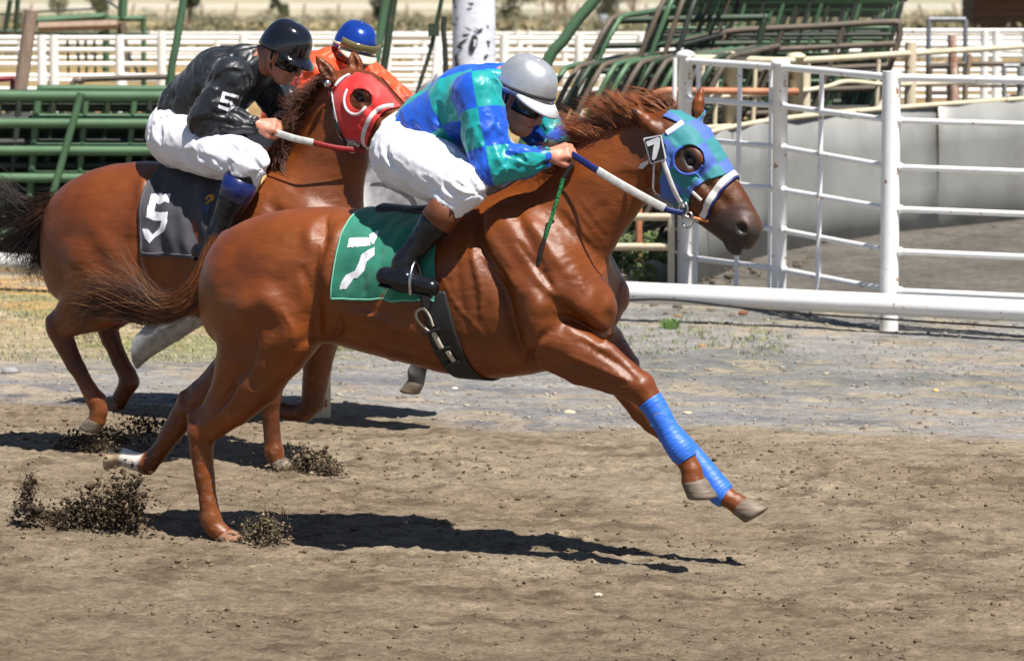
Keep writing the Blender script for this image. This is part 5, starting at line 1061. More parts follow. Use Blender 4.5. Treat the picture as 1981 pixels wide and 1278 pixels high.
def add_head(F, S, neck, mouth=0.0):
    k = S.k
    def el(x, y, z, r, kk=.012, sub=False): F.ell(S(x, y, z), np.array(r)*k, kk, S.R, sub)
    el(0, 0, .02, (.095, .077, .098)); el(.045, 0, -.05, (.056, .060, .085), .02); el(.06, 0, -.105-mouth*.012, (.040, .040, .030), .02)
    F.cone(S(.098, 0, -.012), S(.119, 0, -.052), .009, .013, .012); el(.112, 0, -.060, (.012, .02, .010), .008)
    el(.082, 0, .006, (.02, .052, .013), .015)
    for q in (-1, 1):
        el(.066, q*.040, -.052, (.028, .022, .026), .02); el(-.008, q*.080, -.03, (.021, .009, .034), .006); el(-.004, q*.088, -.028, (.010, .005, .018), .004, True)
        el(.094, q*.030, -.022, (.012, .018, .010), .01, True)
        F.cone(S(.0, q*.055, -.085), S(.055, q*.03, -.115), .02, .018, .03)
    if mouth: el(.103, 0, -.088, (.022, .022, .011), .006, True)
    F.cone(S(.094, -.020, -.080), S(.094, .020, -.080), .0075, .0075, .008); F.cone(S(.090, -.018, -.098-mouth*.008), S(.090, .018, -.098-mouth*.008), .008, .008, .008)
    F.cone(S(-.025, 0, -.06), neck, .058, .062, .04)
def add_hand(F, wrist, fwd, up, q=1):
    f = unit(fwd); u = np.asarray(up, float); u = unit(u-np.dot(u, f)*f); l = np.cross(u, f)*q; w = np.asarray(wrist, float)
    def pt(a, b, c): return w+f*a+l*b+u*c
    F.chain([(pt(-.06, 0, 0), .029), (pt(0, 0, 0), .026), (pt(.03, 0, 0), .028)], .02)
    F.cone(pt(.03, -.022, 0), pt(.078, -.028, .002), .018, .016, .012); F.cone(pt(.03, .018, 0), pt(.08, .026, .002), .018, .016, .012); F.cone(pt(.03, 0, 0), pt(.082, 0, .004), .019, .017, .012)
    for i, b in enumerate((-.031, -.011, .010, .030)):
        s = (.92, 1.06, 1.0, .84)[i]
        F.chain([(pt(.082, b, .004), .0115), (pt(.082+.024*s, b*1.02, -.016*s), .0108), (pt(.082+.012*s, b*.98, -.044*s), .0100), (pt(.082-.018*s, b*.95, -.046*s), .0090)], .004)
    F.chain([(pt(.028, -.030, -.008), .015), (pt(.058, -.044, -.022), .0125), (pt(.088, -.036, -.036), .0105), (pt(.104, -.022, -.042), .0095)], .006)
def helmet(root, S, off, cap_mat, peak_mat, band_mat=None, lean=0.0):
    k = S.k; nt_, npn = 48, 18; V = []
    for i in range(npn):
        for j in range(nt_):
            th = 2*math.pi*j/nt_; c = math.cos(th); low = (.012 if c > 0 else .012)+(.03*c if c < 0 else .012*c)-.028*(1-abs(c))*.5
            fi = (i/(npn-1)); z = low+(.148-low)*math.sin(fi*math.pi/2); rr = math.cos(fi*math.pi/2)**.62 if i < npn-1 else 0.0
            g = 1+.012*abs(math.sin(th*3))**6
            V.append(S(-.006+.127*rr*math.cos(th)*g, .107*rr*math.sin(th)*g, z))
    f = [(i*nt_+j, i*nt_+(j+1) % nt_, (i+1)*nt_+(j+1) % nt_, (i+1)*nt_+j) for i in range(npn-1) for j in range(nt_)]
    he = obj('helmet', mesh_np('helmet', np.array(V), f), cap_mat, root, off); solid(he, .012, -1)
    a = np.linspace(-1.25, 1.25, 25); V = []
    for q in a:
        c, s_ = math.cos(q), math.sin(q); r = .052*max(math.cos(q*1.22), 0)**.8
        V += [S(-.006+.126*c, .103*s_, .03), S(-.006+(.126+r)*c, (.103+r*.7)*s_, .018-.022*c*1.0), S(-.006+(.126+r)*c, (.103+r*.7)*s_, .011-.022*c), S(-.006+.122*c, .100*s_, .018)]
    f = [(i*4+j, i*4+(j+1) % 4, (i+1)*4+(j+1) % 4, (i+1)*4+j) for i in range(24) for j in range(4)]+[(3, 2, 1, 0), (96, 97, 98, 99)]
    obj('peak', mesh_np('peak', np.array(V), f), peak_mat, he, off)
    if band_mat:
        ang = np.linspace(0, 2*math.pi, 41); pts = [S(-.006+.1295*math.cos(q), .1055*math.sin(q), .034+(.03*math.cos(q) if math.cos(q) < 0 else .012*math.cos(q))-.014*(1-abs(math.cos(q)))) for q in ang]
        MB().tube(pts, .009, 6, .003, up=np.array(pts)-S(-.006, 0, .03)).build('band', band_mat, he, off=off)
    for q in (-1, 1):
        MB().tube(catmull([S(-.005, q*.1, .02), S(-.002, q*.088, -.03), S(.01, q*.075, -.075), S(.04, q*.045, -.125), S(.05, 0, -.132)], 5), .006, 6, .002, up=[0, q, 0]).build('chin_strap', BOOTB, he, off=off)
    return he
def goggles(root, S, off, z0=-.048, z1=.008, r=(.113, .088), mt=None, name='goggles', ex=1.25):
    na, nz_ = 30, 6; V = []
    for i in range(nz_):
        for j in range(na):
            q = -ex+2*ex*j/(na-1); w = i/(nz_-1); cut = .014*math.exp(-(q/.18)**2); z = z0+(z1-z0)*w+(cut*(1-w)); bul = .004*math.sin(math.pi*w)
            V.append(S((r[0]+bul)*math.cos(q)-.004, (r[1]+bul)*math.sin(q), z))
    f = [(i*na+j, i*na+j+1, (i+1)*na+j+1, (i+1)*na+j) for i in range(nz_-1) for j in range(na-1)]
    g = obj(name, mesh_np(name, np.array(V), f), mt or LENS, root, off); solid(g, .006, 1); return g
def mirror(p): return np.asarray(p)*[1, -1, 1]
def make_rider(fr, J, label, silk, pattern, cap, peak, band, boots, mouth=0, group='riders in bright silks', sl_seed=1, off_pt=None):
    """J: joints in the frame of the horse (near side y < 0). Only clothing, pose and what is held."""
    off = np.asarray(J['pelvis'], float)-[0, 0, .12]
    root = empty('person', Vector(fr.W(off)), -YAW); tag(root, label, 'person', group)
    A = {k: np.asarray(v, float) for k, v in J.items() if k not in ('face', 'crown', 'hs', 'cuffm', 'arm', 'hup_n', 'hup_f', 'br')}
    S = Skull(A['head'], J['face'], J['crown'], J.get('hs', 1.0))
    allp = np.array(list(A.values())); lo = allp.min(0)-.24; hi = allp.max(0)+.24
    # one continuous body: trunk, limbs, hands, head
    F = Field(lo, hi, .0062)
    F.chain([(A['pelvis'], .10), (A['waist'], .095), (A['chest'], .115), (A['neck'], .07)], .05)
    for q in ('n', 'f'):
        F.chain([(A['chest']*.4+A[q+'sh']*.6, .06), (A[q+'sh'], .052), (A[q+'el'], .038), (A[q+'wr'], .026)], .03)
        F.chain([(A[q+'hip'], .085), (A[q+'kn'], .055), (A[q+'an'], .030)], .03)
        add_hand(F, A[q+'wr'], A[q+'hd']-A[q+'wr'], J['hup_'+q], 1 if q == 'n' else -1)
    add_head(F, S, A['neck'], mouth)
    v, f = F.mesh(); obj('body', mesh_np('body', v, f), SKIN, root, off)
    # silks
    TF = Field(lo, hi, .0070); ar = J.get('arm', 1.0)
    TF.chain([(A['waist']*.75+A['pelvis']*.25, .142, 1.15), (A['waist'], .146, 1.2), (A['chest'], .160, 1.2), (A['chest']*.45+A['neck']*.55, .118, 1.25)], .05)
    TF.cone(A['neck']*.85+A['chest']*.15, A['neck'], .075, .066, .04)
    bones = [(A['waist'], A['chest'], .15)]
    for q in ('n', 'f'):
        TF.chain([(A['chest']*.35+A[q+'sh']*.65, .095), (A[q+'sh'], .093*ar), (A[q+'sh']*.45+A[q+'el']*.55, .088*ar), (A[q+'el'], .078*ar), (A[q+'el']*.4+A[q+'wr']*.6, .068*ar), (A[q+'wr']*.92+A[q+'el']*.08, .042)], .035)
        bones += [(A[q+'sh'], A[q+'el'], .08), (A[q+'el'], A[q+'wr'], .06)]
    wrinkle(TF, bones, .018, 13, 1.4, sl_seed); v, f = TF.mesh(); me = mesh_np('silks', v, f)
    cen = v[f].mean(1); b, s, a = bone_coords(cen, bones)
    if pattern == 'checks':                     # place along and round each sleeve or the trunk, read by the checked cloth
        S4 = np.zeros(f.shape); A4 = np.zeros(f.shape)
        for i in range(len(bones)):
            m = b == i; _, s_, a_ = bone_coords(v[f[m]].reshape(-1, 3), [bones[i]]); S4[m] = s_.reshape(-1, 4)/(.185 if i == 0 else .155)+.37+.13*i; A4[m] = a_.reshape(-1, 4)
        ref = A4[:, :1]; A4 = A4+2*math.pi*(A4-ref < -math.pi)-2*math.pi*(A4-ref > math.pi); A4 = A4/np.where(b == 0, math.pi/3, math.pi/2)[:, None]+40.3
        set_attr(me, 'tint', np.stack([S4.ravel()+40, A4.ravel(), 0*A4.ravel()], 1), 'CORNER')
    else: set_attr(me, 'tint', np.repeat(pattern(b, s, a, cen), 4, 0), 'CORNER')
    jk = obj('silks', me, silk, root, off)
    for q in ('n', 'f'):
        t = unit(A[q+'wr']-A[q+'el']); c = A[q+'wr']*.95+A[q+'el']*.05; MB().tube([c-t*.016, c+t*.014], [.043, .038], 16).build('cuff', J['cuffm'], jk, off=off)
    # breeches
    BF = Field(lo, hi, .0075)
    BF.ell(A['pelvis'], (.155, .175, .15), .04); BF.cone(A['pelvis'], A['waist']*.6+A['pelvis']*.4, .14, .128, .05, 1.15)
    bb = [(A['pelvis'], A['waist'], .15)]
    for q in ('n', 'f'):
        BF.chain([(A[q+'hip'], .136), (A[q+'hip']*.45+A[q+'kn']*.55, .120), (A[q+'kn'], .088), (A[q+'kn']*.80+A[q+'an']*.20, .074)], .04); bb += [(A[q+'hip'], A[q+'kn'], .1)]
    wrinkle(BF, bb, .016, 10, 1.5, sl_seed+9); v, f = BF.mesh(); obj('breeches', mesh_np('breeches', v, f), BREECH, root, off)
    # boots
    for q in ('n', 'f'):
        kn, an, to, hl = A[q+'kn'], A[q+'an'], A[q+'to'], A[q+'he']; F2 = Field(np.min([kn, an, to, hl], 0)-.12, np.max([kn, an, to, hl], 0)+.12, .006)
        top = kn*.80+an*.20; br_ = J.get('br', 1.0); F2.chain([(top, .066*br_), (kn*.5+an*.5, .062*br_), (kn*.2+an*.8, .047*br_), (an, .044*br_)], .02); F2.chain([(hl, .038), (hl*.45+to*.55, .040), (to, .034)], .02); F2.cone(an, hl*.6+to*.4, .044, .042, .03)
        bo = [(kn, an, .05), (hl, to, .03)]; wrinkle(F2, bo, .0035, 16, 1.0, 5); v, f = F2.mesh(); bt = obj('boot', mesh_np('boot', v, f), BOOTB, root, off)
        c = boots; t = unit(an-kn); L = np.linalg.norm(an-kn)
        MB().tube([kn+t*L*c[1], kn+t*L*(c[1]+.01), kn+t*L*c[2], kn+t*L*(c[2]+.008)], [.062*br_, .0725*br_, .0690*br_, .062*br_], 22).build('boot_top', c[0], bt, off=off)
        MB().tube([hl-[.02, 0, .036], to-[0, 0, .032]], .03, 8, .006, up=[0, 0, 1]).build('sole', BOOTB, bt, off=off)
        m = hl*.35+to*.65; MB().tube(catmull([m+[0, -.045, -.04], m+[0, -.048, .03], m+[0, 0, .085], m+[0, .048, .03], m+[0, .045, -.04]], 5), .007, 6).build('stirrup', STIR, root, off=off)
    return root, S, off, TF, jk
def silk_mat(name, rough=.40, sheen=.15, bscale=20, bd=.0035):
    m = bpy.data.materials.new(name); m.use_nodes = True; N = m.node_tree.nodes; Lk = m.node_tree.links; b = N['Principled BSDF']
    b.inputs['Roughness'].default_value = rough; b.inputs['Sheen Weight'].default_value = sheen
    at = N.new('ShaderNodeAttribute'); at.attribute_name = 'tint'; tc = N.new('ShaderNodeTexCoord'); nz = N.new('ShaderNodeTexNoise'); nz.inputs['Scale'].default_value = bscale; nz.inputs['Detail'].default_value = 4; nz.inputs['Distortion'].default_value = .8
    mp = N.new('ShaderNodeMapping'); mp.inputs['Scale'].default_value = (1, .5, .7); bp = N.new('ShaderNodeBump'); bp.inputs['Distance'].default_value = bd
    mx = N.new('ShaderNodeMix'); mx.data_type = 'RGBA'; mx.blend_type = 'MULTIPLY'; mx.inputs['Factor'].default_value = .14; cr = N.new('ShaderNodeValToRGB'); cr.color_ramp.elements[0].position = .35; cr.color_ramp.elements[1].position = .6
    Lk.new(tc.outputs['Object'], mp.inputs[0]); Lk.new(mp.outputs[0], nz.inputs['Vector']); Lk.new(nz.outputs['Fac'], cr.inputs[0]); Lk.new(at.outputs['Color'], mx.inputs['A']); Lk.new(cr.outputs[0], mx.inputs['B'])
    Lk.new(mx.outputs['Result'], b.inputs['Base Color']); Lk.new(nz.outputs['Fac'], bp.inputs['Height']); Lk.new(bp.outputs[0], b.inputs['Normal']); return m
SILVER = mat('silver helmet cover', srgb(190, 191, 196), rough=.36, metal=.5, col2=srgb(176, 178, 184), nscale=20)
SILVERP = mat('pale grey peak', srgb(196, 196, 200), rough=.45)
DKBAND = mat('dark grey band', srgb(70, 68, 70), rough=.6)
BLKHELM = mat('black gloss helmet', (.008, .008, .012), rough=.12, coat=.6)
BLUEHELM = mat('blue metallic helmet', srgb(30, 70, 170), rough=.25, metal=.4)
CREAMB = mat('cream helmet band', srgb(222, 214, 190), rough=.5)
CUFFB = mat('navy cuff', srgb(26, 40, 90), rough=.6)
def rider7():
    P = P7; TQ = np.array(srgb(8, 150, 150)); BL = np.array(srgb(16, 84, 200))
    J = dict(pelvis=P(800, 288), waist=P(838, 250), chest=P(912, 205), neck=P(972, 165), head=P(1012, 182), hs=1.04,
             face=(1, -.25, -.56), crown=(.40, .0, 1),
             nsh=P(925, 182, -.19), nel=P(950, 318, -.25), nwr=P(1058, 303, -.15), nhd=P(1100, 292, -.11),
             fsh=P(985, 165, .19), fel=P(1072, 278, .24), fwr=P(1112, 284, .10), fhd=P(1150, 270, .07), hup_n=(-.1, -.75, .6), hup_f=(-.2, .3, .9),
             nhip=P(785, 300, -.10), nkn=P(898, 360, -.29), nan=P(783, 508, -.335), nto=P(834, 556, -.36), nhe=P(746, 534, -.345), cuffm=CUFFB)
    for k in ('hip', 'kn', 'an', 'to', 'he'): J['f'+k] = mirror(J['n'+k])
    m = silk_mat('checked silk'); N = m.node_tree.nodes; Lk = m.node_tree.links; at = [n for n in N if n.type == 'ATTRIBUTE'][0]; mx = [n for n in N if n.type == 'MIX'][0]
    sp = N.new('ShaderNodeSeparateColor'); Lk.new(at.outputs['Color'], sp.inputs[0]); fl = []
    for k in (0, 1): q = N.new('ShaderNodeMath'); q.operation = 'FLOOR'; Lk.new(sp.outputs[k], q.inputs[0]); fl.append(q)
    ad = N.new('ShaderNodeMath'); Lk.new(fl[0].outputs[0], ad.inputs[0]); Lk.new(fl[1].outputs[0], ad.inputs[1]); md = N.new('ShaderNodeMath'); md.operation = 'MODULO'; md.inputs[1].default_value = 2.0; Lk.new(ad.outputs[0], md.inputs[0])
    cm = N.new('ShaderNodeMix'); cm.data_type = 'RGBA'; Lk.new(md.outputs[0], cm.inputs['Factor']); cm.inputs['A'].default_value = (*TQ, 1); cm.inputs['B'].default_value = (*BL, 1); Lk.new(cm.outputs['Result'], mx.inputs['A'])
    return make_rider(FR7, J, 'rider in turquoise and blue checked silks and silver helmet on horse number 7', m, 'checks', SILVER, SILVERP, DKBAND, (BRN, .23, .47), 1.0, sl_seed=2), J
(R7, S7, O7, TF7, JK7), J7 = rider7()
helmet(R7, S7, O7, SILVER, SILVERP, DKBAND); goggles(R7, S7, O7)
# ------------------------------------------------------------------ number 5 and its rider
hf = atZ(534, 908)
FR5 = Frame(hf + 0.12*LT - 0.25*FW); FR5.o[2] = 0.0
def base_horse(fr, label, st, neck, crest, hd, ears, legs, thick, hooves, coat, tintf, bounds, h=.0085, relief=(), hr=.045):
    P = fr.P; root = empty('race_horse', Vector(fr.o), -YAW); tag(root, label, 'horse', RACE)
    F = Field(bounds[0], bounds[1], h); F.loft(stations(fr, st), .04, 2.25)
    F.chain([(P(x, y), r, .6) for x, y, r in neck], .07); F.chain([(P(x, y), r, .8) for x, y, r in crest], .08)
    H = Head(P(*hd[0]), P(*hd[1])); H.build(F)
    for a, b in ears: ear(F, P(*a), P(*b), np.array([.25, -.9, 0]), .031)
    for a, b, r in thick:
        for q in (-1, 1): F.ell(P(a, b, -r[3])*[1, 0, 1]+[0, q*r[3], 0], r[:3], .06)
    for L in legs: F.chain(leg_chain(fr, L), .035)
    for pts, w, am in relief: F.line_bump(catmull([P(x, y, -.25) for x, y in pts], 4), w*1.05, am*.5)
    F.noise(lambda p: .0022*fbm(p*[9, 9, 12], 6, 3))
    v, f = F.mesh(); me = mesh_np('body', v, f); set_attr(me, 'tint', tintf(v, H)); obj('body', me, coat, root)
    add_eye(H, root); add_eye(H, root, q=1); add_nostrils(H, root)
    for c, s, t0, t1 in hooves: hoof(P(*c), P(*s), P(*t1)-P(*t0), root, r=hr)
    return root, F, H
def make_horse5():
    fr = FR5; P = fr.P; CB = np.array([.170, .043, .0076]); dark = np.array([.04, .013, .006])
    st = [(93, 440, 505, .06), (104, 392, 560, .13), (130, 360, 585, .2), (175, 332, 598, .255), (230, 317, 604, .28), (300, 313, 604, .265), (360, 320, 610, .262), (420, 330, 618, .275), (480, 332, 636, .28), (540, 322, 646, .27), (600, 326, 640, .24), (650, 352, 620, .2), (690, 400, 590, .14), (712, 450, 550, .08)]
    legs = [[(190, 500, -.15, .165), (235, 570, -.16, .13), (185, 605, -.145, .09), (142, 622, -.13, .06), (114, 634, -.12, .052), (128, 668, -.12, .042), (150, 712, -.12, .036), (172, 752, -.12, .034), (187, 775, -.12, .042), (192, 794, -.12, .038), (188, 812, -.12, .04)],
            [(170, 560, -.14, .11), (135, 600, -.13, .06), (100, 618, -.12, .024), (112, 650, -.12, .028), (140, 706, -.12, .02)],
            [(200, 500, .15, .16), (250, 575, .16, .12), (222, 604, .15, .08), (204, 622, .13, .052), (214, 656, .13, .042), (232, 696, .13, .036), (246, 724, .13, .038), (250, 738, .13, .042), (238, 762, .13, .036), (230, 776, .13, .038)],
            [(585, 560, -.15, .12), (560, 625, -.15, .09), (540, 690, -.14, .068), (523, 752, -.13, .052), (521, 772, -.13, .05), (523, 800, -.13, .038), (527, 846, -.13, .034), (530, 872, -.13, .042), (536, 890, -.13, .037)],
            [(630, 560, .14, .12), (622, 640, .14, .09), (614, 710, .13, .066), (604, 778, .13, .05), (590, 794, .13, .045), (562, 797, .13, .037), (530, 788, .13, .036), (512, 780, .13, .042)]]
    rel = [([(290, 345), (296, 400), (276, 470), (286, 560)], .03, -.016), ([(262, 340), (272, 390), (256, 450)], .03, .012), ([(180, 430), (230, 500), (250, 570)], .05, .012), ([(520, 400), (560, 470), (580, 560)], .03, -.016)]
    low = CB*[.50, .48, .5]
    tint = lambda v, H: coat_tint(v, fr, CB, [(P(114, 634, -.12), P(150, 712, -.12), .07, low, .06), (P(204, 622, .13), P(238, 775, .13), .08, low, .06), (P(604, 778, .13), P(530, 788, .13), .08, low, .06), (P(521, 772, -.13), P(526, 830, -.13), .06, low, .06),
             (P(180, 770, -.12), P(190, 812, -.12), .05, CB*[1.5, 1.9, 2.6], .04), (H(.34, 0, -.03), H(.5, 0, -.03), .09, dark, .05), (H(.085, -.09, .055), H(.092, -.09, .055), .03, dark*.6, .02)], 8)
    root, F, H = base_horse(fr, 'chestnut race horse in a red hood with dark grey number 5 cloth', st, [(590, 440, .26), (622, 370, .205), (645, 300, .175), (660, 238, .145), (672, 205, .12)],
        [(480, 345, .07), (540, 300, .055), (580, 240, .045), (612, 190, .045), (642, 160, .05)], ((690, 195), (798, 279, -.13)), [((648, 158, -.06), (612, 110, -.075)), ((691, 138, .06), (683, 102, .07))],
        legs, [(230, 470, (.2, .10, .2, .17)), (590, 480, (.17, .09, .2, .15))], [((188, 814, -.12), (180, 838, -.12), (190, 845, -.12), (168, 850, -.12)), ((228, 778, .13), (218, 794, .13), (228, 800, .13), (205, 795, .13)), ((539, 894, -.13), (548, 914, -.13), (530, 900, -.13), (570, 908, -.13)), ((508, 778, .13), (490, 770, .13), (500, 760, .13), (490, 790, .13))],
        COAT, tint, ((-1.6, -.45, -.02), (1.35, .45, 1.95)), .0085, rel)
    # dark tail, streaming back
    DK = np.array([.020, .010, .008]); BR = np.array([.12, .045, .018])
    tc = lambda s, g: (BR*(.4+.6*g.random()))[None]*(1-np.clip(s*2.4, 0, 1))[:, None]+(DK*(.5+1.2*g.random()))[None]*np.clip(s*2.4, 0, 1)[:, None]
    tg = [[P(118, 385), P(80, 398), P(30, 372), P(-40, 340)], [P(112, 392), P(75, 410), P(20, 400), P(-50, 390)], [P(110, 400), P(78, 425), P(40, 450), P(-10, 480)], [P(106, 405), P(82, 440), P(60, 490), P(45, 530)], [P(104, 408), P(90, 450), P(85, 500), P(100, 545)]]
    obj('tail', strands(tg, 1800, .022, .045, .0017, tc, 23, m=13, wob=.05, clump=34, lenvar=.55), HAIR, root)
    mc = lambda s, g: np.clip((np.array([.13, .042, .015])*(.35+1.0*g.random()))[None]*(.8+.5*s[:, None]), 0, 1)
    roots = [(646, 156), (625, 176), (606, 204), (588, 232), (568, 262), (545, 296), (520, 318)]; tips = [(618, 150), (585, 178), (560, 196), (562, 238), (536, 268), (548, 352), (560, 365)]
    g = [[P(a, b+5, 0), P(a-8, b-10, -.03), P(a*.4+c*.6, b*.4+d*.6-6, -.06), P(c, d, -.08)] for (a, b), (c, d) in zip(roots, tips)]
    obj('mane', strands(g, 1700, .012, .03, .0022, mc, 24, wob=.02, clump=50, lenvar=.6), HAIR, root)
    # cloth
    ax0, ax1 = P(250, 455), P(600, 455)
    def cl(px, t=-.28): return (P(px, 455, t)[0]-ax0[0])/(ax1[0]-ax0[0])
    def sh(S, A):
        q = np.clip(np.abs(A)/1.85, 0, 1); rear = cl(316, -.1)+(cl(266)-cl(316, -.1))*np.clip((q-.15)/.6, 0, 1)**.8; fr_ = cl(492, -.1)+(cl(462)-cl(492, -.1))*np.clip((q-.2)/.8, 0, 1); return rear+(fr_-rear)*S
    def folds(S, A):
        q = np.clip(np.abs(A)/1.85, 0, 1); u = S*2.6-q*1.2; return (q**1.2)*(.013*np.sin(u*6+1.4)+.009*np.sin(u*12+q*5))*np.clip(S*2.5, 0, 1)+.004*fbm(np.stack([S*6, A*3, 0*S], 1), 9, 2)+.004
    mk = lambda ns, na, off: polar_patch(F, ax0, ax1, (0, 0, 1), 0, 1, -1.85, 1.85, ns, na, off, .55, folds, sh)
    p, f, S, A = mk(70, 150, .008)
    DEN = mat('dark grey denim', srgb(74, 72, 80), rough=.8, col2=srgb(58, 56, 64), nscale=9, namt=.6, bump=.0012, bscale=400)
    sc = obj('saddle_cloth', mesh_np('saddle_cloth', p, f), DEN, root); solid(sc, .004)
    SEAM = mat('grey stitching', srgb(96, 94, 100), rough=.85); idx = np.arange(70*150).reshape(70, 150)
    MB().tube(p[np.concatenate([idx[1, 2:75][::-1], idx[1:, 2]])]+[0, -.002, 0], .004, 6).build('seam', SEAM, sc)
    WHITE = mat('white print', srgb(240, 240, 244), rough=.6, nscale=20, namt=.3, col2=srgb(216, 216, 224)); YEL = mat('yellow print', srgb(226, 160, 40), rough=.6); BLU = mat('blue print', srgb(70, 90, 130), rough=.6)
    Z = lambda l: np.array(l)/4.406+np.array([240, 230])
    five = Z([(235, 642), (320, 632), (326, 655), (350, 640), (394, 638), (380, 716), (345, 702), (302, 730), (272, 716), (258, 790), (320, 797), (372, 790), (366, 880), (340, 960), (258, 1012), (215, 1062), (180, 1020), (155, 935), (205, 940), (243, 985), (302, 930), (320, 870), (250, 865), (188, 835), (205, 740)])
    mark = [Z([(700, 660), (730, 645), (765, 648), (762, 690), (735, 700), (712, 726), (694, 722), (712, 700), (740, 680), (735, 664), (715, 672), (706, 690), (690, 690)])]; mark2 = Z([(674, 742), (712, 735), (735, 730), (705, 830)])
    pf, ff_, _, _ = mk(190, 400, .0115); cen = pf[ff_].mean(1); near = cen[:, 1] < 0; q = fr.px(cen)
    for nm, poly, mt in (('number', five, WHITE), ('emblem', mark[0], YEL), ('emblem', mark2, BLU)):
        k = inpoly(q, poly) & near
        if k.any(): v2, f2, _ = compact(pf, ff_[k]); obj(nm, mesh_np(nm, v2, f2), mt, sc)
    TAN = mat('tan sheepskin edge', srgb(205, 170, 110), rough=.9)
    fe = [P(491, 342, -.28), P(478, 372, -.3), (P(462, 402, -.3)), P(452, 420, -.3)]; ribbon(root, 'girth_edge', fe, .022, .01, TAN, F, .02)
    NAVS = mat('navy saddle leather', srgb(18, 30, 78), rough=.3, coat=.3); BLK = mat('black saddle leather', (.012, .012, .014), rough=.4)
    SF = Field((-.95, -.34, 1.0), (.35, .34, 1.8), .01); SF.chain([(P(322, 330), .05, 1.9), (P(360, 342), .04, 2.6), (P(430, 346), .04, 2.6), (P(485, 332), .045, 1.8)], .04)
    sv, sf = SF.mesh(); obj('saddle', mesh_np('saddle', sv, sf), NAVS, root)
    # red hood with white binding
    RED = mat('red hood', srgb(222, 34, 30), rough=.6, col2=srgb(200, 24, 24), nscale=14, sheen=.3, bump=.001, bscale=200); WB = mat('white binding', srgb(232, 226, 228), rough=.6)
    hp, hfc, S, A = polar_patch(F, H(-.22, 0, 0), H(.30, 0, -.01), H.z, 0, 1, -math.pi, math.pi, 130, 220, .006, .35)
    cen = hp[hfc].mean(1); hl = (cen-H.o) @ H.R.T; n2 = hl.copy(); n2[:, 1] = -np.abs(n2[:, 1]); q = fr.px(H.o+n2 @ H.R)
    out = [(652, 166), (672, 150), (690, 140), (718, 146), (745, 168), (776, 206), (748, 212), (728, 232), (712, 268), (708, 286), (690, 282), (664, 272), (648, 216), (634, 178), (644, 170)]
    el_ = np.max(np.linalg.norm(hp[hfc]-hp[np.roll(hfc, 1, 1)], axis=2), 1); keep = (el_ < .02) & inpoly(q, out) & ~(((q[:, 0]-698)/22)**2+((q[:, 1]-193)/21)**2 < 1); hv, hf2, _ = compact(hp, hfc[keep]); ho = obj('hood', mesh_np('hood', hv, hf2), RED, root); solid(ho, .003)
    ribbon(ho, 'binding', [P(x, y, -.09) for x, y in ((769, 204), (752, 206), (736, 216), (724, 236), (712, 262), (706, 284))], .022, .006, WB, F, .010)
    ribbon(ho, 'binding', [P(x, y, -.09) for x, y in ((637, 176), (645, 202), (655, 235), (664, 268), (690, 282))], .018, .006, WB, F, .010)
    ribbon(ho, 'binding', [P(x, y, -.07) for x, y in ((652, 166), (662, 152), (676, 144))], .014, .006, WB, F, .010)
    ribbon(ho, 'eye_cup', [P(x, y, -.09) for x, y in ((676, 172), (672, 192), (678, 210), (692, 220), (708, 218), (718, 206))], .013, .008, WB, F, .012)
    RR = mat('red rein', srgb(150, 30, 34), rough=.5); CREAM = mat('cream rein', srgb(222, 218, 214), rough=.5, col2=srgb(186, 182, 178), nscale=40)
    br = ribbon(root, 'bridle', [P(634, 162, -.1), P(640, 190, -.1), P(650, 225, -.1), P(662, 262, -.1), P(672, 284, -.1)], .014, .006, BLK, F, .016)
    for x, y in ((633, 162),): c = P(x, y, -.115); MB().lathe((0, 0, 0), [(.004, -.018), (.014, -.013), (.019, 0), (.014, .013), (.004, .018)], 12).build('buckle', STEEL, br).location = Vector(c)
    for (x0, y0), (x1, y1) in (((640, 180), (646, 200)), ((650, 214), (655, 230))): ribbon(br, 'buckle_plate', [P(x0, y0, -.1), P(x1, y1, -.1)], .010, .006, STEEL, F, .022)
    ribbon(br, 'cheek_strap', [P(706, 286, -.08), P(690, 290, -.08), P(672, 278, -.08)], .012, .006, CREAM, F, .012)
    ring = P(682, 284, -.1); aa = np.linspace(0, 2*math.pi, 15); MB().tube([ring+[.024*math.cos(q_), 0, .028*math.sin(q_)] for q_ in aa], .004, 6).build('bit_ring', STEEL, br)
    c = catmull([P(532, 256, -.17), P(570, 268, -.2), P(606, 276, -.2), P(650, 286, -.16), P(708, 292, -.09)], 6)
    MB().tube(c[:13], .016, 8, .004, up=[0, -1, 0]).build('rein', CREAM, br); MB().tube(c[12:], .012, 8, .004, up=[0, -1, 0]).build('rein_end', RR, br)
    MB().tube(catmull([P(540, 250, .1), P(640, 290, .16), P(720, 290, .1)], 6), .012, 8, .004, up=[0, 1, 0]).build('rein', RR, br)
    return F, H
F5, H5 = make_horse5()
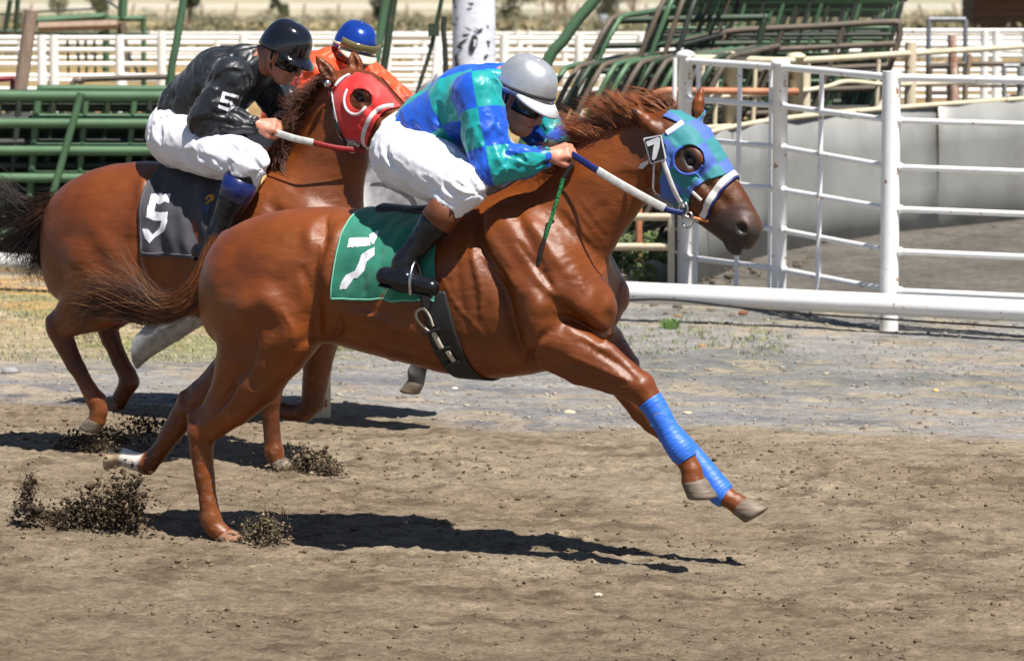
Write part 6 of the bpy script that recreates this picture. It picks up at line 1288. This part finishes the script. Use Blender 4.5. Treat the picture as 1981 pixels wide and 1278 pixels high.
def rider5():
    P = FR5.P
    J = dict(pelvis=P(352, 258), waist=P(370, 212), chest=P(432, 158), neck=P(506, 120), head=P(550, 100), hs=.99, br=1.16, face=(1, -.12, -.55), crown=(.4, 0, 1),
             nsh=P(448, 152, -.19), nel=P(398, 234, -.25), nwr=P(496, 242, -.19), nhd=P(540, 244, -.15), fsh=P(500, 135, .19), fel=P(560, 225, .24), fwr=P(548, 246, .05), fhd=P(580, 250, .02), hup_n=(0, -.7, .7), hup_f=(0, .2, .9),
             nhip=P(346, 268, -.10), nkn=P(482, 316, -.30), nan=P(418, 460, -.345), nto=P(446, 506, -.37), nhe=P(386, 486, -.355), cuffm=BOOTB)
    for k in ('hip', 'kn', 'an', 'to', 'he'): J['f'+k] = mirror(J['n'+k])
    c = np.array(srgb(24, 28, 34)); pat = lambda b, s, a, cen: np.tile(c, (len(b), 1))
    return make_rider(FR5, J, 'rider in black silks and black helmet on the horse wearing number 5', silk_mat('black silk', .42, .1), pat, BLKHELM, BLKHELM, None, (BOOTN, .20, .48), 0, sl_seed=4), J
(R5, S5, O5, TF5, JK5), J5 = rider5()
helmet(R5, S5, O5, BLKHELM, BLKHELM); goggles(R5, S5, O5, -.055, .012)
WP = mat('white sleeve print', srgb(232, 232, 240), rough=.6)
Zs = lambda l: np.array(l)/2.83
def stroke(a, b, w):
    a = np.array(a, float); b = np.array(b, float); d = (b-a)/np.linalg.norm(b-a); n_ = np.array([-d[1], d[0]])*w/2; a = a-d*w*.3; b = b+d*w*.3; return Zs([a+n_, b+n_, b-n_, a-n_])
for k, (a, b) in enumerate((((1222, 510), (1302, 532)), ((1226, 512), (1214, 552)), ((1214, 552), (1262, 560)), ((1262, 560), (1276, 582)), ((1276, 582), (1254, 602)), ((1254, 602), (1200, 584)))):
    dn = decal(JK5, 'sleeve_number', TF5, FR5, stroke(a, b, 17), -.30, WP, .003+.0004*k, .0025); dn.data.transform(Matrix.Translation(-Vector(O5)))
# ------------------------------------------------------------------ the grey beyond, and its rider in orange
FRG = Frame(FR5.o + 1.40*LT + 0.35*FW); FRG.o[2] = 0
def make_grey():
    fr = FRG; P = fr.P; G = np.array([.40, .40, .41]); D = np.array([.035, .034, .036])
    st = [(285, 440, 500, .06), (298, 400, 550, .14), (335, 368, 578, .22), (400, 348, 588, .27), (480, 348, 590, .26), (560, 352, 600, .27), (640, 352, 612, .28), (700, 348, 612, .26), (750, 372, 598, .2), (790, 430, 560, .1)]
    legs = [[(370, 500, -.15, .165), (392, 575, -.15, .125), (330, 628, -.145, .09), (268, 678, -.13, .066), (226, 722, -.12, .054), (212, 745, -.12, .046), (206, 775, -.12, .036), (202, 800, -.12, .04)],
            [(390, 500, .15, .16), (450, 580, .15, .11), (452, 660, .14, .075), (446, 735, .13, .052), (462, 775, .13, .042), (484, 822, .13, .036), (504, 862, .13, .04), (514, 874, .13, .036)],
            [(720, 540, -.15, .12), (790, 600, -.14, .09), (850, 640, -.13, .06), (868, 655, -.13, .048), (840, 680, -.13, .036), (812, 705, -.13, .036), (806, 722, -.13, .04), (806, 738, -.13, .037)],
            [(700, 540, .15, .12), (760, 600, .14, .085), (820, 640, .13, .055), (800, 665, .13, .04), (770, 680, .13, .038)]]
    tint = lambda v, H: coat_tint(v, fr, G, [(P(268, 678, -.12), P(200, 800, -.12), .07, G*.55, .06), (P(850, 660, -.13), P(806, 740, -.13), .07, D, .04), (P(484, 822, .13), P(514, 874, .13), .06, G*.9, .03)], 17)
    root, F, H = base_horse(fr, 'dapple grey race horse, farthest of the three, under the orange rider', st, [(715, 450, .24), (765, 370, .2), (805, 295, .17), (838, 235, .14), (850, 205, .12)], [(640, 365, .07), (720, 330, .055), (775, 270, .045), (820, 215, .045), (842, 185, .05)],
        ((862, 215), (965, 300)), [((850, 186, -.05), (846, 140, -.06)), ((885, 178, .06), (890, 140, .07))], legs, [(370, 470, (.2, .1, .2, .17))],
        [((202, 802, -.12), (200, 822, -.12), (205, 825, -.12), (190, 835, -.12)), ((516, 878, .13), (526, 890, .13), (510, 884, .13), (545, 890, .13)), ((806, 740, -.13), (800, 764, -.13), (815, 775, -.13), (785, 768, -.13)), ((766, 682, .13), (755, 695, .13), (765, 700, .13), (745, 690, .13))],
        GREYCOAT, tint, ((-1.6, -.45, -.02), (1.5, .45, 1.95)), .011)
    tc = lambda s, g: np.tile(np.array([.25, .25, .25])*(.4+.8*g.random()), (len(s), 1))
    obj('tail', strands([[P(300, 400), P(260, 430), P(230, 480), P(215, 540)], [P(296, 410), P(262, 460), P(250, 520), P(260, 560)]], 300, .02, .04, .003, tc, 31, wob=.03, clump=12), HAIR, root)
    obj('mane', strands([[P(x, y), P(x-18, y-12, -.03), P(x-40, y+4, -.06)] for x, y in ((845, 185), (815, 215), (775, 268), (735, 320))], 400, .012, .03, .003, tc, 32, wob=.02, clump=20), HAIR, root)
    WHT = mat('white saddle cloth', srgb(225, 225, 228), rough=.7); p, f, S, A = polar_patch(F, P(450, 470), P(650, 470), (0, 0, 1), 0, 1, -1.5, 1.5, 20, 60, .01, .55); solid(obj('saddle_cloth', mesh_np('saddle_cloth', p, f), WHT, root), .004)
    SF = Field((-.8, -.34, .9), (.6, .34, 1.8), .014); SF.chain([(P(500, 350), .04, 2.0), (P(570, 358), .035, 2.4), (P(630, 348), .04, 1.8)], .04); sv, sf = SF.mesh(); obj('saddle', mesh_np('saddle', sv, sf), BOOTB, root)
    br = ribbon(root, 'bridle', [H(0, -.1, .1), H(.02, -.1, 0), H(.1, -.1, -.1), H(.2, -.1, -.1)], .014, .006, BOOTB, F, .01)
    MB().tube(catmull([P(735, 300, -.15), P(800, 320, -.14), H(.27, -.085, -.08)], 6), .01, 6, .004, up=[0, -1, 0]).build('rein', BOOTB, br)
    return F
FG = make_grey()
def riderg():
    P = FRG.P
    J = dict(pelvis=P(545, 285), waist=P(566, 228), chest=P(616, 160), neck=P(660, 122), head=P(684, 98), hs=1.0, face=(.75, -.75, -.35), crown=(.3, 0, 1),
             nsh=P(618, 146, -.19), nel=P(590, 255, -.26), nwr=P(668, 290, -.15), nhd=P(708, 296, -.12), fsh=P(702, 148, .19), fel=P(778, 205, .26), fwr=P(745, 285, .12), fhd=P(770, 295, .1), hup_n=(0, -.6, .8), hup_f=(0, .2, .9),
             nhip=P(540, 295, -.10), nkn=P(660, 350, -.29), nan=P(575, 455, -.335), nto=P(610, 490, -.36), nhe=P(548, 476, -.345), cuffm=BOOTB)
    for k in ('hip', 'kn', 'an', 'to', 'he'): J['f'+k] = mirror(J['n'+k])
    c = np.array(srgb(244, 76, 18)); pat = lambda b, s, a, cen: np.tile(c, (len(b), 1))
    return make_rider(FRG, J, 'rider in orange silks and blue helmet behind the red hooded horse', silk_mat('orange silk', .5, .2), pat, BLUEHELM, CREAMB, CREAMB, (BOOTN, .20, .40), 0, sl_seed=6), J
(RG, SG, OG, TFG, JKG), JG = riderg()
hg = helmet(RG, SG, OG, BLUEHELM, CREAMB, CREAMB); goggles(RG, SG, OG, -.05, .006)
AMB = mat('amber spare lens', srgb(120, 110, 70), rough=.1); goggles(hg, SG, OG, .035, .075, (.133, .112), AMB, 'spare_goggles', 1.1)
# ------------------------------------------------------------------ dirt thrown up by the hooves
def spray(label, fr, blobs, n, seed, cols, smin=.003, smax=.011):
    """blobs: rows (px, py, t, rx, rz, weight) in the frame of a horse, radii in metres"""
    g = np.random.default_rng(seed); B = np.asarray(blobs, float); w = B[:, 5]/B[:, 5].sum(); k = g.choice(len(B), n, p=w); pts = []
    for i in k:
        c = fr.P(B[i, 0], B[i, 1], B[i, 2]); q = c+g.normal(size=3)*np.array([B[i, 3], B[i, 3]*.7, B[i, 4]])*.62*(1+.8*(g.random() < .16))*(1 if g.random() < .75 else .6); q[2] = max(q[2], .006); pts.append(fr.W(q))
    pts = np.array(pts); big = np.where(np.arange(n) < 22, .009+.012*g.random(n), 0.0); o = scatter('dirt_spray', pts, big+smin*.5+(smax*1.4-smin*.5)*g.random(n)**9+.0014*g.random(n), CLODM, np.asarray(cols)[g.integers(len(cols), size=n)]*(.5+.8*g.random((n, 1))), label, 'dirt', 1.0, chip=True); o['group'] = 'dirt kicked up by hooves'
DRK = [srgb(84, 70, 54), srgb(62, 52, 41), srgb(104, 89, 70)]; TANC = [srgb(142, 126, 103), srgb(120, 104, 84), srgb(92, 78, 62)]
spray('dark clods flying behind the hind hooves of horse 7', FR7, [(240, 970, -.1, .085, .11, 3), (215, 985, -.12, .12, .09, 2.6), (165, 990, -.14, .11, .07, 2), (120, 1000, -.15, .08, .05, .8)], 6071, 91, DRK, .003, .010)
spray('thin plume of dark dirt at the far left edge', FR7, [(62, 990, -.15, .05, .05, 1.5), (52, 960, -.15, .04, .07, 1.6), (60, 930, -.15, .03, .04, .5), (95, 1005, -.15, .07, .025, .7)], 2529, 92, DRK+TANC[1:], .0025, .006)
spray('burst of dirt in front of the planted hind hoof of horse 7', FR7, [(500, 1038, -.14, .07, .05, 2), (520, 1028, -.14, .05, .06, 2.2), (470, 1048, -.14, .07, .02, 1)], 3878, 93, TANC, .003, .008)
spray('low mound of dirt thrown up by the fore hoof of horse 5', FR5, [(600, 898, -.13, .08, .06, 2), (570, 908, -.13, .10, .035, 1.6), (630, 905, -.13, .06, .04, 1.2)], 5059, 94, TANC, .003, .008)
spray('dark cloud of dirt under the lifted hind hooves of horse 5', FR5, [(185, 870, -.1, .07, .07, 2.4), (215, 850, 0, .08, .06, 1.6), (150, 850, 0, .07, .05, .9), (280, 825, .1, .12, .07, 2), (120, 862, 0, .06, .04, .4)], 6071, 95, DRK+TANC[1:], .003, .007)
